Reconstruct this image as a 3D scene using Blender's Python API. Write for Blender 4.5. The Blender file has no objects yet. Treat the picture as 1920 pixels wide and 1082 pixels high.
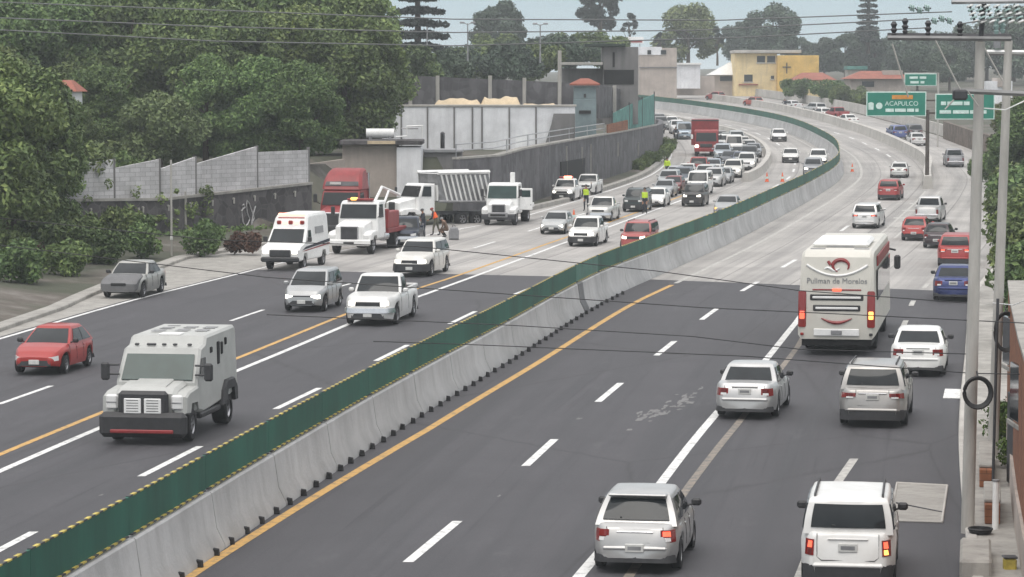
import bpy, bmesh, math, random
import numpy as np
from mathutils import Matrix, Vector
random.seed(7); RNG=np.random.default_rng(11)
SC=bpy.context.scene; COL=SC.collection
R=math.radians
# ------------------------------------------------------------------ camera geometry and terrain
F=5400.;CH=9.3;Y0=165.
PT=math.atan((541-Y0)/F)
GP=[(0,0),(90,0),(130,.25),(170,.75),(260,1.9),(350,3.9),(450,6.2),(550,8.4),(700,10.5),(1000,13)]
def gz(d):
    if d<=0: return 0.
    for i in range(len(GP)-1):
        if d<=GP[i+1][0]:
            x0,y0=GP[i];x1,y1=GP[i+1]
            def sl(j):
                if j<=0: return 0.
                if j>=len(GP)-1: return .008
                return (GP[j+1][1]-GP[j-1][1])/(GP[j+1][0]-GP[j-1][0])
            h=x1-x0;t=(d-x0)/h
            return (2*t**3-3*t*t+1)*y0+(t**3-2*t*t+t)*h*sl(i)+(-2*t**3+3*t*t)*y1+(t**3-t*t)*h*sl(i+1)
    return GP[-1][1]+(d-1000)*.008
def ray(px,py):
    u=(px-960)/F;v=(541-py)/F
    c,s=math.cos(PT),math.sin(PT)
    return (u,c+v*s,-s+v*c)
def ground(px,py,off=0):
    r=ray(px,py)
    f=lambda y: CH+r[2]/r[1]*y-gz(y)-off
    y=20.
    while y<1500 and f(y)>0: y+=2.
    lo,hi=y-2,y
    for _ in range(30):
        m=(lo+hi)/2
        if f(m)>0: lo=m
        else: hi=m
    return Vector((r[0]/r[1]*lo,lo,gz(lo)))
def at(px,py,d):
    r=ray(px,py);k=d/r[1];return Vector((r[0]*k,d,CH+r[2]*k))
def interp(pts,x):
    if x<=pts[0][0]: return pts[0][1]
    for (a,b),(c,d) in zip(pts,pts[1:]):
        if x<=c: return b+(d-b)*(x-a)/(c-a)
    return pts[-1][1]
def smooth(pts):
    # Catmull-Rom through the points, returned as a dense list
    out=[]
    for i in range(len(pts)-1):
        x0,y0=pts[i];x1,y1=pts[i+1]
        xm,ym=pts[max(i-1,0)];xp,yp=pts[min(i+2,len(pts)-1)]
        m0=(y1-ym)/(x1-xm);m1=(yp-y0)/(xp-x0);h=x1-x0
        for k in range(8):
            t=k/8
            out.append((x0+h*t,(2*t**3-3*t*t+1)*y0+(t**3-2*t*t+t)*h*m0+(-2*t**3+3*t*t)*y1+(t**3-t*t)*h*m1))
    out.append(pts[-1]);return out
# middle of the median barrier: sideways place against distance
MP=smooth([(20,-11.4),(40,-8.6),(52,-7.0),(63,-5.6),(78,-3.55),(97,-.65),(122,3.3),(139,6.9),(163,12.2),(190,17.6),(214,22.2),(245,27.6),(270,30.6),(290,32.3),(311,33.2),(338,33.7),(364,33.0),(391,30.6),(420,26.8),(444,22.6),(480,15),(520,5),(560,-7),(640,-36)])
def M(d): return interp(MP,d)
def tang(d):
    s=(M(d+3)-M(d-3))/6; return Vector((s,1,0)).normalized()
# ------------------------------------------------------------------ materials
MATS={}
def newmat(name):
    m=bpy.data.materials.new(name);m.use_nodes=True
    nt=m.node_tree;b=nt.nodes['Principled BSDF'];MATS[name]=m
    return m,nt,b
def N(nt,t,**k):
    n=nt.nodes.new(t)
    for a,v in k.items(): setattr(n,a,v)
    return n
def ramp(nt,fac,stops):
    r=N(nt,'ShaderNodeValToRGB');e=r.color_ramp.elements
    while len(e)<len(stops): e.new(.5)
    for i,(p,c) in enumerate(stops):
        e[i].position=p;e[i].color=(*c,1) if len(c)==3 else c
    nt.links.new(fac,r.inputs[0]);return r.outputs[0]
def noise(nt,scale,detail=4,rough=.6,stretch=None,coord='Object'):
    tc=N(nt,'ShaderNodeTexCoord');n=N(nt,'ShaderNodeTexNoise')
    n.inputs['Scale'].default_value=scale;n.inputs['Detail'].default_value=detail;n.inputs['Roughness'].default_value=rough
    if stretch:
        mp=N(nt,'ShaderNodeMapping');mp.inputs['Scale'].default_value=stretch
        nt.links.new(tc.outputs[coord],mp.inputs[0]);nt.links.new(mp.outputs[0],n.inputs[0])
    else: nt.links.new(tc.outputs[coord],n.inputs[0])
    return n.outputs['Fac']
def mixc(nt,fac,a,b,mode='MIX'):
    m=N(nt,'ShaderNodeMix',data_type='RGBA',blend_type=mode)
    for s,v in ((m.inputs['Factor'],fac),(m.inputs[6],a),(m.inputs[7],b)):
        if hasattr(v,'links') or hasattr(v,'is_output'): nt.links.new(v,s)
        elif isinstance(v,(int,float)): s.default_value=v
        else: s.default_value=(*v,1)
    return m.outputs[2]
def mat(name,c,rough=.7,metal=0,var=.18,scale=3.,bump=0,stretch=None,spec=None,coord='Object'):
    m,nt,b=newmat(name)
    f=noise(nt,scale,5,.65,stretch,coord)
    lo=tuple(x*(1-var) for x in c);hi=tuple(min(1,x*(1+var)) for x in c)
    nt.links.new(ramp(nt,f,[(.3,lo),(.7,hi)]),b.inputs['Base Color'])
    b.inputs['Roughness'].default_value=rough;b.inputs['Metallic'].default_value=metal
    if spec is not None: b.inputs['Specular IOR Level'].default_value=spec
    if bump:
        bp=N(nt,'ShaderNodeBump');bp.inputs['Strength'].default_value=bump;bp.inputs['Distance'].default_value=.05
        nt.links.new(noise(nt,scale*4,4,.7,stretch,coord),bp.inputs['Height']);nt.links.new(bp.outputs[0],b.inputs['Normal'])
    return m
def emat(name,c,e,st):
    m,nt,b=newmat(name);b.inputs['Base Color'].default_value=(*c,1)
    b.inputs['Emission Color'].default_value=(*e,1);b.inputs['Emission Strength'].default_value=st
    b.inputs['Roughness'].default_value=.2;return m
def stained(name,c,dark,stain,scale=.6,vert=True,block=None,rough=.85):
    """masonry: broad mottling, streaks running down, optional joints"""
    m,nt,b=newmat(name)
    f=noise(nt,scale,6,.65);base=ramp(nt,f,[(.3,tuple(x*.75 for x in c)),(.55,c),(.75,tuple(min(1,x*1.2) for x in c))])
    g=noise(nt,1.0,5,.7,(1.6,1.6,.12) if vert else None)
    col=mixc(nt,ramp(nt,g,[(.45,(0,0,0)),(.72,(stain,)*3)]),base,dark)
    if block:
        tc=N(nt,'ShaderNodeTexCoord');mp=N(nt,'ShaderNodeMapping');mp.inputs['Rotation'].default_value=(R(90),0,0)
        nt.links.new(tc.outputs['Object'],mp.inputs[0])
        br=N(nt,'ShaderNodeTexBrick');nt.links.new(mp.outputs[0],br.inputs[0])
        br.inputs['Scale'].default_value=1;br.inputs['Brick Width'].default_value=block[0];br.inputs['Row Height'].default_value=block[1]
        br.inputs['Mortar Size'].default_value=.012;br.inputs['Color1'].default_value=(1,1,1,1);br.inputs['Color2'].default_value=(.82,.82,.82,1);br.inputs['Mortar'].default_value=(.55,.55,.55,1)
        col=mixc(nt,1.0,col,br.outputs['Color'],'MULTIPLY')
    nt.links.new(col,b.inputs['Base Color']);b.inputs['Roughness'].default_value=rough
    bp=N(nt,'ShaderNodeBump');bp.inputs['Strength'].default_value=.4;bp.inputs['Distance'].default_value=.04
    nt.links.new(noise(nt,8,5,.7),bp.inputs['Height']);nt.links.new(bp.outputs[0],b.inputs['Normal'])
    return m
def stone(name,c1,c2,mortar,scale=2.2):
    m,nt,b=newmat(name)
    tc=N(nt,'ShaderNodeTexCoord');v=N(nt,'ShaderNodeTexVoronoi');v.inputs['Scale'].default_value=scale
    v2=N(nt,'ShaderNodeTexVoronoi',feature='DISTANCE_TO_EDGE');v2.inputs['Scale'].default_value=scale
    nt.links.new(tc.outputs['Object'],v.inputs[0]);nt.links.new(tc.outputs['Object'],v2.inputs[0])
    sp=N(nt,'ShaderNodeSeparateColor');nt.links.new(v.outputs['Color'],sp.inputs[0])
    base=ramp(nt,sp.outputs[0],[(0,c1),(1,c2)])
    col=mixc(nt,ramp(nt,v2.outputs['Distance'],[(0,(.7,)*3),(.07,(0,0,0))]),base,mortar)
    g=noise(nt,.7,5,.7,(1.5,1.5,.15));col=mixc(nt,ramp(nt,g,[(.4,(.0,)*3),(.75,(.6,)*3)]),col,tuple(x*.35 for x in c1))
    g2=noise(nt,1.3,5,.7,(1.2,1.2,.1));col=mixc(nt,ramp(nt,g2,[(.62,(.0,)*3),(.8,(.35,)*3)]),col,(.4,.39,.38))
    nt.links.new(col,b.inputs['Base Color']);b.inputs['Roughness'].default_value=.9
    bp=N(nt,'ShaderNodeBump');bp.inputs['Strength'].default_value=.6;bp.inputs['Distance'].default_value=.06
    nt.links.new(v2.outputs['Distance'],bp.inputs['Height']);nt.links.new(bp.outputs[0],b.inputs['Normal'])
    return m
def paintmat(name,metal,rough,coat):
    m,nt,b=newmat(name)
    oi=N(nt,'ShaderNodeObjectInfo')
    f=noise(nt,1.4,5,.65);dirt=ramp(nt,f,[(.35,(.86,.85,.83)),(.7,(1,1,1))])
    nt.links.new(mixc(nt,1.0,oi.outputs['Color'],dirt,'MULTIPLY'),b.inputs['Base Color'])
    b.inputs['Metallic'].default_value=metal;b.inputs['Roughness'].default_value=rough
    b.inputs['Coat Weight'].default_value=coat;b.inputs['Coat Roughness'].default_value=.08
    return m
paintmat('paint',.0,.38,.35);paintmat('paint_metallic',.45,.34,.35)
mat('rubber',(.022,.022,.024),.85,var=.3,scale=6)
mat('trim',(.03,.03,.033),.55,var=.3)
mat('underbody',(.012,.012,.013),.9)
mat('alloy',(.42,.42,.44),.3,.8,.1)
mat('chrome',(.7,.7,.72),.15,.9,.08)
mat('plate',(.62,.62,.6),.5,0,.12,9)
mat('white_metal',(.78,.78,.77),.4,0,.1,2)
mat('grey_metal',(.3,.3,.31),.45,.4,.2,2)
mat('dark_metal',(.06,.06,.065),.5,.4,.3,2)
mat('red_paint',(.25,.028,.03),.45,0,.25,2)
mat('orange_cloth',(.85,.13,.03),.8);mat('lime_cloth',(.55,.75,.05),.8);mat('navy_cloth',(.025,.03,.045),.9);mat('brown_cloth',(.13,.085,.06),.9,var=.4);mat('olive_cloth',(.10,.10,.07),.9);mat('grey_cloth',(.25,.25,.26),.9)
mat('skin',(.36,.2,.13),.6);mat('hair',(.015,.012,.01),.6)
def glassmat(name,c,rough):
    m,nt,b=newmat(name)
    f=noise(nt,1.6,3,.5);nt.links.new(ramp(nt,f,[(.35,tuple(x*.85 for x in c)),(.65,tuple(x*1.15 for x in c))]),b.inputs['Base Color'])
    b.inputs['Roughness'].default_value=rough;b.inputs['IOR'].default_value=1.45;b.inputs['Specular IOR Level'].default_value=.36
    return m
glassmat('glass',(.022,.026,.029),.05)
glassmat('green_glass',(.03,.056,.052),.08)
m_,nt_,b_=newmat('lamp_clear');b_.inputs['Base Color'].default_value=(.75,.75,.74,1);b_.inputs['Roughness'].default_value=.12;b_.inputs['Coat Weight'].default_value=1
m_,nt_,b_=newmat('lamp_red');b_.inputs['Base Color'].default_value=(.24,.012,.01,1);b_.inputs['Roughness'].default_value=.15;b_.inputs['Coat Weight'].default_value=.8
m_,nt_,b_=newmat('lamp_amber');b_.inputs['Base Color'].default_value=(.75,.25,.03,1);b_.inputs['Roughness'].default_value=.2
m_,nt_,b_=newmat('lamp_red_deep');b_.inputs['Base Color'].default_value=(.12,.006,.006,1);b_.inputs['Roughness'].default_value=.12
emat('lamp_red_lit',(.6,.03,.02),(1,.14,.07),1.6)
emat('lamp_white_lit',(.9,.9,.85),(1,.93,.8),3.)
emat('lamp_amber_lit',(.9,.4,.05),(1,.5,.12),2.)
emat('beacon_lit',(.9,.3,.2),(1,.4,.25),2.5)
# ------------------------------------------------------------------ mesh builder
class MB:
    def __init__(s): s.v=[];s.f=[];s.m=[];s.names=[]
    def mi(s,n):
        if n not in s.names: s.names.append(n)
        return s.names.index(n)
    def add(s,vs,fs,m,X=None):
        o=len(s.v)
        if X is not None: vs=[X@Vector(v) for v in vs]
        s.v+=[tuple(v) for v in vs]
        k=s.mi(m)
        for f in fs: s.f.append(tuple(i+o for i in f));s.m.append(k)
        return s
    def rbox(s,c,sz,m,b=.03,X=None,seg=1):
        bm=bmesh.new();bmesh.ops.create_cube(bm,size=1)
        for v in bm.verts: v.co=Vector((v.co.x*sz[0],v.co.y*sz[1],v.co.z*sz[2]))
        b=min(b,.45*min(sz))
        if b>0: bmesh.ops.bevel(bm,geom=bm.edges[:],offset=b,segments=seg,affect='EDGES',profile=.5)
        bm.verts.index_update()
        vs=[v.co+Vector(c) for v in bm.verts];fs=[[v.index for v in f.verts] for f in bm.faces];bm.free()
        return s.add(vs,fs,m,X)
    def box(s,x0,x1,y0,y1,z0,z1,m,b=0.,X=None):
        return s.rbox(((x0+x1)/2,(y0+y1)/2,(z0+z1)/2),(abs(x1-x0),abs(y1-y0),abs(z1-z0)),m,b,X)
    def cyl(s,p0,p1,r0,m,r1=None,n=10,caps=True,X=None):
        p0=Vector(p0);p1=Vector(p1);r1=r0 if r1 is None else r1
        a=(p1-p0).normalized();u=a.orthogonal().normalized();w=a.cross(u)
        vs=[];fs=[]
        for p,r in ((p0,r0),(p1,r1)):
            for k in range(n):
                t=2*math.pi*k/n;vs.append(p+(u*math.cos(t)+w*math.sin(t))*r)
        for k in range(n): fs.append((k,(k+1)%n,n+(k+1)%n,n+k))
        if caps: fs+= [tuple(range(n-1,-1,-1)),tuple(range(n,2*n))]
        return s.add(vs,fs,m,X)
    def tube(s,path,r,m,n=6,X=None):
        path=[Vector(p) for p in path];vs=[];fs=[]
        for i,p in enumerate(path):
            a=(path[min(i+1,len(path)-1)]-path[max(i-1,0)]).normalized()
            u=a.cross(Vector((0,0,1)))
            if u.length<.05: u=a.orthogonal()
            u.normalize();w=a.cross(u)
            rr=r[i] if isinstance(r,(list,tuple)) else r
            for k in range(n):
                t=2*math.pi*k/n;vs.append(p+(u*math.cos(t)+w*math.sin(t))*rr)
        for i in range(len(path)-1):
            for k in range(n): fs.append((i*n+k,i*n+(k+1)%n,(i+1)*n+(k+1)%n,(i+1)*n+k))
        fs+=[tuple(range(n-1,-1,-1)),tuple(range((len(path)-1)*n,len(path)*n))]
        return s.add(vs,fs,m,X)
    def loft(s,rings,m,caps=True,X=None,closed=True,mband=None):
        n=len(rings[0]);o=len(s.v)
        vs=[v for r in rings for v in r]
        if X is not None: vs=[X@Vector(v) for v in vs]
        s.v+=[tuple(v) for v in vs]
        for i in range(len(rings)-1):
            for k in range(n if closed else n-1):
                s.f.append((o+i*n+k,o+i*n+(k+1)%n,o+(i+1)*n+(k+1)%n,o+(i+1)*n+k))
                s.m.append(s.mi(mband(i,k) if mband else m))
        if caps:
            s.f.append(tuple(o+k for k in range(n-1,-1,-1)));s.m.append(s.mi(m))
            s.f.append(tuple(o+(len(rings)-1)*n+k for k in range(n)));s.m.append(s.mi(m))
        return s
    def prism(s,prof,hw,m,b=.06,X=None,taper=None,y0=0):
        """side outline (x,z) pushed out to both sides, corners softened; taper(z) scales the width"""
        cx=sum(p[0] for p in prof)/len(prof);cz=sum(p[1] for p in prof)/len(prof)
        ex=max(p[0] for p in prof)-min(p[0] for p in prof);ez=max(p[1] for p in prof)-min(p[1] for p in prof)
        tp=taper or (lambda z:1.)
        ins=[(cx+(x-cx)*(1-2*b/ex),cz+(z-cz)*(1-2*b/ez)) for x,z in prof]
        rings=[]
        for y,pr in ((-hw,ins),(-hw+b,prof),(hw-b,prof),(hw,ins)):
            rings.append([(x,y0+y*tp(z),z) for x,z in pr])
        return s.loft(rings,m,True,X)
    def wall(s,pts,z0,z1,th,m,X=None):
        """vertical slab along a list of (x,y); z0,z1 numbers or lists"""
        n=len(pts);rings=[]
        for i,(x,y) in enumerate(pts):
            a=Vector(pts[max(i-1,0)]);b=Vector(pts[min(i+1,n-1)]);t=(b-a).normalized();nn=Vector((-t.y,t.x))*th/2
            l=z0[i] if isinstance(z0,(list,tuple)) else z0;h=z1[i] if isinstance(z1,(list,tuple)) else z1
            rings.append([(x-nn.x,y-nn.y,l),(x+nn.x,y+nn.y,l),(x+nn.x,y+nn.y,h),(x-nn.x,y-nn.y,h)])
        return s.loft(rings,m,True,X)
    def build(s,name,parent=None,smooth=True,ang=32,link=True,fix=True):
        me=bpy.data.meshes.new(name);me.from_pydata(s.v,[],s.f)
        for n in s.names: me.materials.append(MATS[n])
        me.polygons.foreach_set('material_index',s.m)
        if fix:
            bm=bmesh.new();bm.from_mesh(me);bmesh.ops.recalc_face_normals(bm,faces=bm.faces[:]);bm.to_mesh(me);bm.free()
        if smooth:
            me.polygons.foreach_set('use_smooth',[True]*len(me.polygons));me.set_sharp_from_angle(angle=R(ang))
        me.update()
        o=bpy.data.objects.new(name,me);COL.objects.link(o)
        if parent is not None: o.parent=parent
        return o
def tag(o,label=None,cat=None,group=None,kind=None):
    if label: o['label']=label
    if cat: o['category']=cat
    if group: o['group']=group
    if kind: o['kind']=kind
    return o
def empty(name,loc=(0,0,0),rz=0.,label=None,cat=None,group=None):
    o=bpy.data.objects.new(name,None);COL.objects.link(o);o.location=loc;o.rotation_euler=(0,0,rz);o.empty_display_size=.3
    return tag(o,label,cat,group)
def kids(o): return [c for c in bpy.data.objects if c.parent==o]
def tree_of(o): return (o,[(c,kids(c)) for c in kids(o)])
def copy_tree(T):
    o,ch=T;r=o.copy();COL.objects.link(r)
    for c,gs in ch:
        c2=c.copy();COL.objects.link(c2);c2.parent=r
        for g in gs:
            g2=g.copy();COL.objects.link(g2);g2.parent=c2
    return r
def text_mesh(txt,size,name,matname,parent,X,depth=.01,align='CENTER',sx=1.,label=None):
    cu=bpy.data.curves.new(name,'FONT');cu.body=txt;cu.size=size;cu.align_x=align;cu.align_y='CENTER';cu.extrude=depth
    to=bpy.data.objects.new('tmp_text',cu);COL.objects.link(to)
    dg=bpy.context.evaluated_depsgraph_get();dg.update()
    me=bpy.data.meshes.new_from_object(to.evaluated_get(dg));bpy.data.objects.remove(to,do_unlink=True);bpy.data.curves.remove(cu)
    me.materials.clear();me.materials.append(MATS[matname])
    me.transform(X@Matrix.Diagonal((sx,1,1,1)))
    me.name=name;o=bpy.data.objects.new(name,me);COL.objects.link(o);o.parent=parent;return o
# ------------------------------------------------------------------ camera, sky, sun
cd=bpy.data.cameras.new('camera');cam=bpy.data.objects.new('camera',cd);COL.objects.link(cam)
cam.location=(0,0,CH);cam.rotation_euler=(R(90)-PT,0,0);cd.sensor_width=36;cd.lens=36*F/1920;cd.clip_end=5000;cd.clip_start=1
SC.camera=cam
W=bpy.data.worlds.new("World");SC.world=W;W.use_nodes=True
nt=W.node_tree;bg=nt.nodes['Background']
sky=N(nt,'ShaderNodeTexSky');sky.sky_type='NISHITA';sky.sun_disc=False
SE,SR=R(62),R(200);sky.sun_elevation=SE;sky.sun_rotation=SR;sky.dust_density=4;sky.air_density=1.0
# overcast: an even pale cloud deck drawn over the clear sky
tc=N(nt,'ShaderNodeTexCoord');sp=N(nt,'ShaderNodeSeparateXYZ');nt.links.new(tc.outputs['Generated'],sp.inputs[0])
deck=ramp(nt,sp.outputs['Z'],[(0,(8.0,8.9,9.3)),(.018,(5.6,7.1,7.7)),(.035,(5.2,6.7,7.4)),(.12,(6.0,6.5,6.8)),(.45,(9.5,9.6,9.7)),(.9,(15.5,15.2,15.))])
nt.links.new(mixc(nt,.85,sky.outputs[0],deck),bg.inputs['Color']);bg.inputs['Strength'].default_value=.1
sd=bpy.data.lights.new('sun','SUN');sd.energy=1.1;sd.angle=R(35);sd.color=(1,.96,.9)
so=bpy.data.objects.new('sun',sd);COL.objects.link(so);so.location=(0,0,60)
dv=Vector((math.sin(SR)*math.cos(SE),math.cos(SR)*math.cos(SE),math.sin(SE)));so.rotation_euler=dv.to_track_quat('Z','Y').to_euler()
SC.view_settings.view_transform='Standard';SC.view_settings.look='None';SC.view_settings.exposure=.22;SC.view_settings.gamma=1
SC.cycles.volume_bounces=0;SC.cycles.max_bounces=6;SC.cycles.use_denoising=True
# ------------------------------------------------------------------ materials of the setting
def tracks(nt,base,dark,amt,lo=.46,hi=.72):
    """streaks, seams and patches that run with the lanes (UV: offset from the barrier, distance)"""
    uv=N(nt,'ShaderNodeUVMap');uv.uv_map='along'
    def nz(scale,st,det=5):
        mp=N(nt,'ShaderNodeMapping');mp.inputs['Scale'].default_value=st;nt.links.new(uv.outputs[0],mp.inputs[0])
        n=N(nt,'ShaderNodeTexNoise');n.inputs['Scale'].default_value=scale;n.inputs['Detail'].default_value=det;n.inputs['Roughness'].default_value=.65
        nt.links.new(mp.outputs[0],n.inputs[0]);return n.outputs['Fac']
    base=mixc(nt,ramp(nt,nz(1,(1.1,.018,1)),[(lo,(0,)*3),(hi,(amt,)*3)]),base,dark)
    base=mixc(nt,ramp(nt,nz(1,(3.5,.05,1),7),[(.58,(0,)*3),(.75,(amt*.8,)*3)]),base,tuple(x*.75 for x in dark))
    return base,nz
def cracks(nt,base,nz,c,scale,st,w):
    uv=N(nt,'ShaderNodeUVMap');uv.uv_map='along'
    mp=N(nt,'ShaderNodeMapping');mp.inputs['Scale'].default_value=st;nt.links.new(uv.outputs[0],mp.inputs[0])
    wob=N(nt,'ShaderNodeTexNoise');wob.inputs['Scale'].default_value=2;nt.links.new(mp.outputs[0],wob.inputs[0])
    ad=mixc(nt,.12,mp.outputs[0],wob.outputs['Color'])
    v=N(nt,'ShaderNodeTexVoronoi',feature='DISTANCE_TO_EDGE');v.inputs['Scale'].default_value=scale;nt.links.new(ad,v.inputs[0])
    return mixc(nt,ramp(nt,v.outputs['Distance'],[(0,(.6,)*3),(w,(0,)*3)]),base,c)
def asphalt():
    m,nt,b=newmat('asphalt')
    f=noise(nt,.35,6,.6);base=ramp(nt,f,[(.3,(.056,.055,.063)),(.7,(.076,.074,.084))])
    g=noise(nt,28,4,.75);base=mixc(nt,.45,base,ramp(nt,g,[(.3,(.025,.024,.027)),(.7,(.105,.102,.109))]))
    base,nz=tracks(nt,base,(.031,.030,.035),.85,.42,.66)
    base=mixc(nt,ramp(nt,nz(1,(.9,.25,1),6),[(.6,(0,)*3),(.78,(.35,)*3)]),base,(.13,.127,.132))
    base=cracks(nt,base,nz,(.03,.029,.031),.12,(1,.35,1),.006)
    nt.links.new(base,b.inputs['Base Color'])
    r=ramp(nt,nz(1,(1.1,.018,1)),[(.4,(.82,)*3),(.7,(.62,)*3)]);nt.links.new(r,b.inputs['Roughness'])
    bp=N(nt,'ShaderNodeBump');bp.inputs['Strength'].default_value=.35;bp.inputs['Distance'].default_value=.02;nt.links.new(g,bp.inputs['Height']);nt.links.new(bp.outputs[0],b.inputs['Normal'])
asphalt()
def paving():
    m,nt,b=newmat('concrete_paving')
    f=noise(nt,.22,6,.6);base=ramp(nt,f,[(.3,(.35,.335,.322)),(.7,(.46,.44,.42))])
    base,nz=tracks(nt,base,(.2,.193,.19),.75,.42,.7)
    uv=N(nt,'ShaderNodeUVMap');uv.uv_map='along'
    br=N(nt,'ShaderNodeTexBrick');br.offset=0;nt.links.new(uv.outputs[0],br.inputs[0])
    br.inputs['Scale'].default_value=1;br.inputs['Brick Width'].default_value=3.7;br.inputs['Row Height'].default_value=5.5;br.inputs['Mortar Size'].default_value=.045
    br.inputs['Color1'].default_value=(1,1,1,1);br.inputs['Color2'].default_value=(.86,.86,.86,1);br.inputs['Mortar'].default_value=(.6,.6,.6,1)
    base=mixc(nt,1.,base,br.outputs['Color'],'MULTIPLY')
    nt.links.new(base,b.inputs['Base Color']);b.inputs['Roughness'].default_value=.85
paving()
def worn(name,c,lost,amount):
    m,nt,b=newmat(name)
    f=noise(nt,3.2,8,.8);nt.links.new(mixc(nt,ramp(nt,f,[(amount-.06,(0,)*3),(amount+.08,(.85,)*3)]),c,lost),b.inputs['Base Color']);b.inputs['Roughness'].default_value=.7
worn('line_white',(.72,.72,.71),(.22,.22,.225),.56);worn('line_yellow',(.58,.34,.1),(.17,.14,.1),.55);worn('line_faded',(.26,.22,.18),(.11,.11,.11),.5);worn('line_old',(.5,.49,.46),(.3,.29,.28),.5)
m_,nt_,b_=newmat('dirt')
f_=noise(nt_,.5,7,.7);d_=ramp(nt_,f_,[(.3,(.06,.05,.042)),(.5,(.11,.095,.08)),(.7,(.2,.185,.17))])
g_=noise(nt_,.12,5,.6);nt_.links.new(mixc(nt_,ramp(nt_,g_,[(.42,(0,)*3),(.55,(.8,)*3)]),d_,(.05,.06,.035)),b_.inputs['Base Color']);b_.inputs['Roughness'].default_value=.95
mat('plate_grey',(.15,.15,.155),.6,.2,.2,2);mat('arm_grey',(.2,.2,.2),.6,.1,.25,2)
stone('stone_brown',(.10,.075,.06),(.2,.155,.125),(.22,.2,.18),1.4)
mat('scuff',(.17,.167,.168),.8,var=.35,scale=5)
stained('barrier_concrete',(.45,.45,.45),(.22,.215,.21),.38,.35)
stained('kerb_concrete',(.36,.345,.32),(.15,.14,.13),.6,.9)
stained('pale_wall',(.5,.48,.45),(.25,.23,.21),.5,.4)
stained('white_wall',(.82,.83,.86),(.5,.5,.52),.45,.4)
stained('block_wall',(.60,.59,.60),(.3,.29,.29),.45,.5,block=(.5,.25))
stained('render_grey',(.2,.195,.195),(.09,.088,.09),.6,.4)
stained('beige_wall',(.46,.4,.36),(.25,.22,.2),.4,.5)
stained('yellow_wall',(.76,.5,.15),(.4,.3,.15),.4,.5)
stained('cream_wall',(.80,.64,.36),(.4,.33,.24),.4,.5)
stained('adobe',(.30,.115,.055),(.13,.06,.035),.7,1.2,block=(.45,.16))
stained('roof_tile',(.33,.11,.075),(.16,.07,.05),.5,.8,vert=False)
stained('sand',(.62,.5,.34),(.4,.3,.2),.3,1.2,vert=False)
stone('lava_stone',(.055,.05,.053),(.13,.12,.125),(.15,.145,.145),1.7)
stone('grey_stone',(.085,.082,.09),(.16,.156,.166),(.13,.13,.135),1.4)
mat('pole_concrete',(.4,.385,.36),.85,var=.2,scale=2,stretch=(2,2,.3))
mat('green_screen',(.014,.10,.068),.65,var=.45,scale=.5,stretch=(1,1,.3))
mat('green_screen_pale',(.03,.15,.11),.5,var=.3,scale=.8)
mat('yellow_strip',(.5,.4,.08),.6,var=.5,scale=3)
mat('sign_green',(.01,.2,.14),.5,var=.12,scale=1);mat('sign_white',(.6,.75,.7),.5);mat('sign_orange',(.6,.25,.04),.5)
mat('mesh_teal',(.09,.24,.215),.85,var=.35,scale=1.2);mat('tower_blue',(.19,.245,.26),.8,var=.2,scale=1)
mat('bark',(.09,.07,.055),.95,var=.35,scale=4);mat('cable',(.02,.02,.022),.6);mat('insulator',(.35,.48,.46),.2);mat('steel_dark',(.09,.075,.065),.7,.3)
mat('orange_plastic',(.75,.14,.05),.5)
def leafmat(name,cols,trans=.15):
    m,nt,b=newmat(name)
    g=N(nt,'ShaderNodeNewGeometry');oi=N(nt,'ShaderNodeObjectInfo')
    c=ramp(nt,g.outputs['Random Per Island'],[(0,cols[0]),(.5,cols[1]),(1,cols[2])])
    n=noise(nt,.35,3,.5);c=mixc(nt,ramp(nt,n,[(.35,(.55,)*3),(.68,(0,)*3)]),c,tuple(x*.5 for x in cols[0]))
    h=N(nt,'ShaderNodeHueSaturation');mr=N(nt,'ShaderNodeMapRange');mr.inputs[3].default_value=.75;mr.inputs[4].default_value=1.3
    nt.links.new(oi.outputs['Random'],mr.inputs[0]);nt.links.new(mr.outputs[0],h.inputs['Value']);nt.links.new(c,h.inputs['Color']);mh=N(nt,'ShaderNodeMapRange');mh.inputs[3].default_value=.475;mh.inputs[4].default_value=.515;m7=N(nt,'ShaderNodeMath',operation='FRACT');m8=N(nt,'ShaderNodeMath',operation='MULTIPLY');m8.inputs[1].default_value=7.3;nt.links.new(oi.outputs['Random'],m8.inputs[0]);nt.links.new(m8.outputs[0],m7.inputs[0]);nt.links.new(m7.outputs[0],mh.inputs[0]);nt.links.new(mh.outputs[0],h.inputs['Hue'])
    nt.links.new(h.outputs[0],b.inputs['Base Color']);b.inputs['Roughness'].default_value=.6;b.inputs['Specular IOR Level'].default_value=.3
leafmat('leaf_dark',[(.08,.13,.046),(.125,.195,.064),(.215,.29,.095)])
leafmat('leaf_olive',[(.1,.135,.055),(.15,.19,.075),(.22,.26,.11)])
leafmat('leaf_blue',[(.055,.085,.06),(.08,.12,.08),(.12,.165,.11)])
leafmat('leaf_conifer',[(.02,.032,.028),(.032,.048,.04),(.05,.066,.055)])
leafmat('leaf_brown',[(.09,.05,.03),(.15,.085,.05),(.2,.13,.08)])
leafmat('leaf_lime',[(.06,.10,.02),(.1,.17,.03),(.16,.24,.05)])
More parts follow.
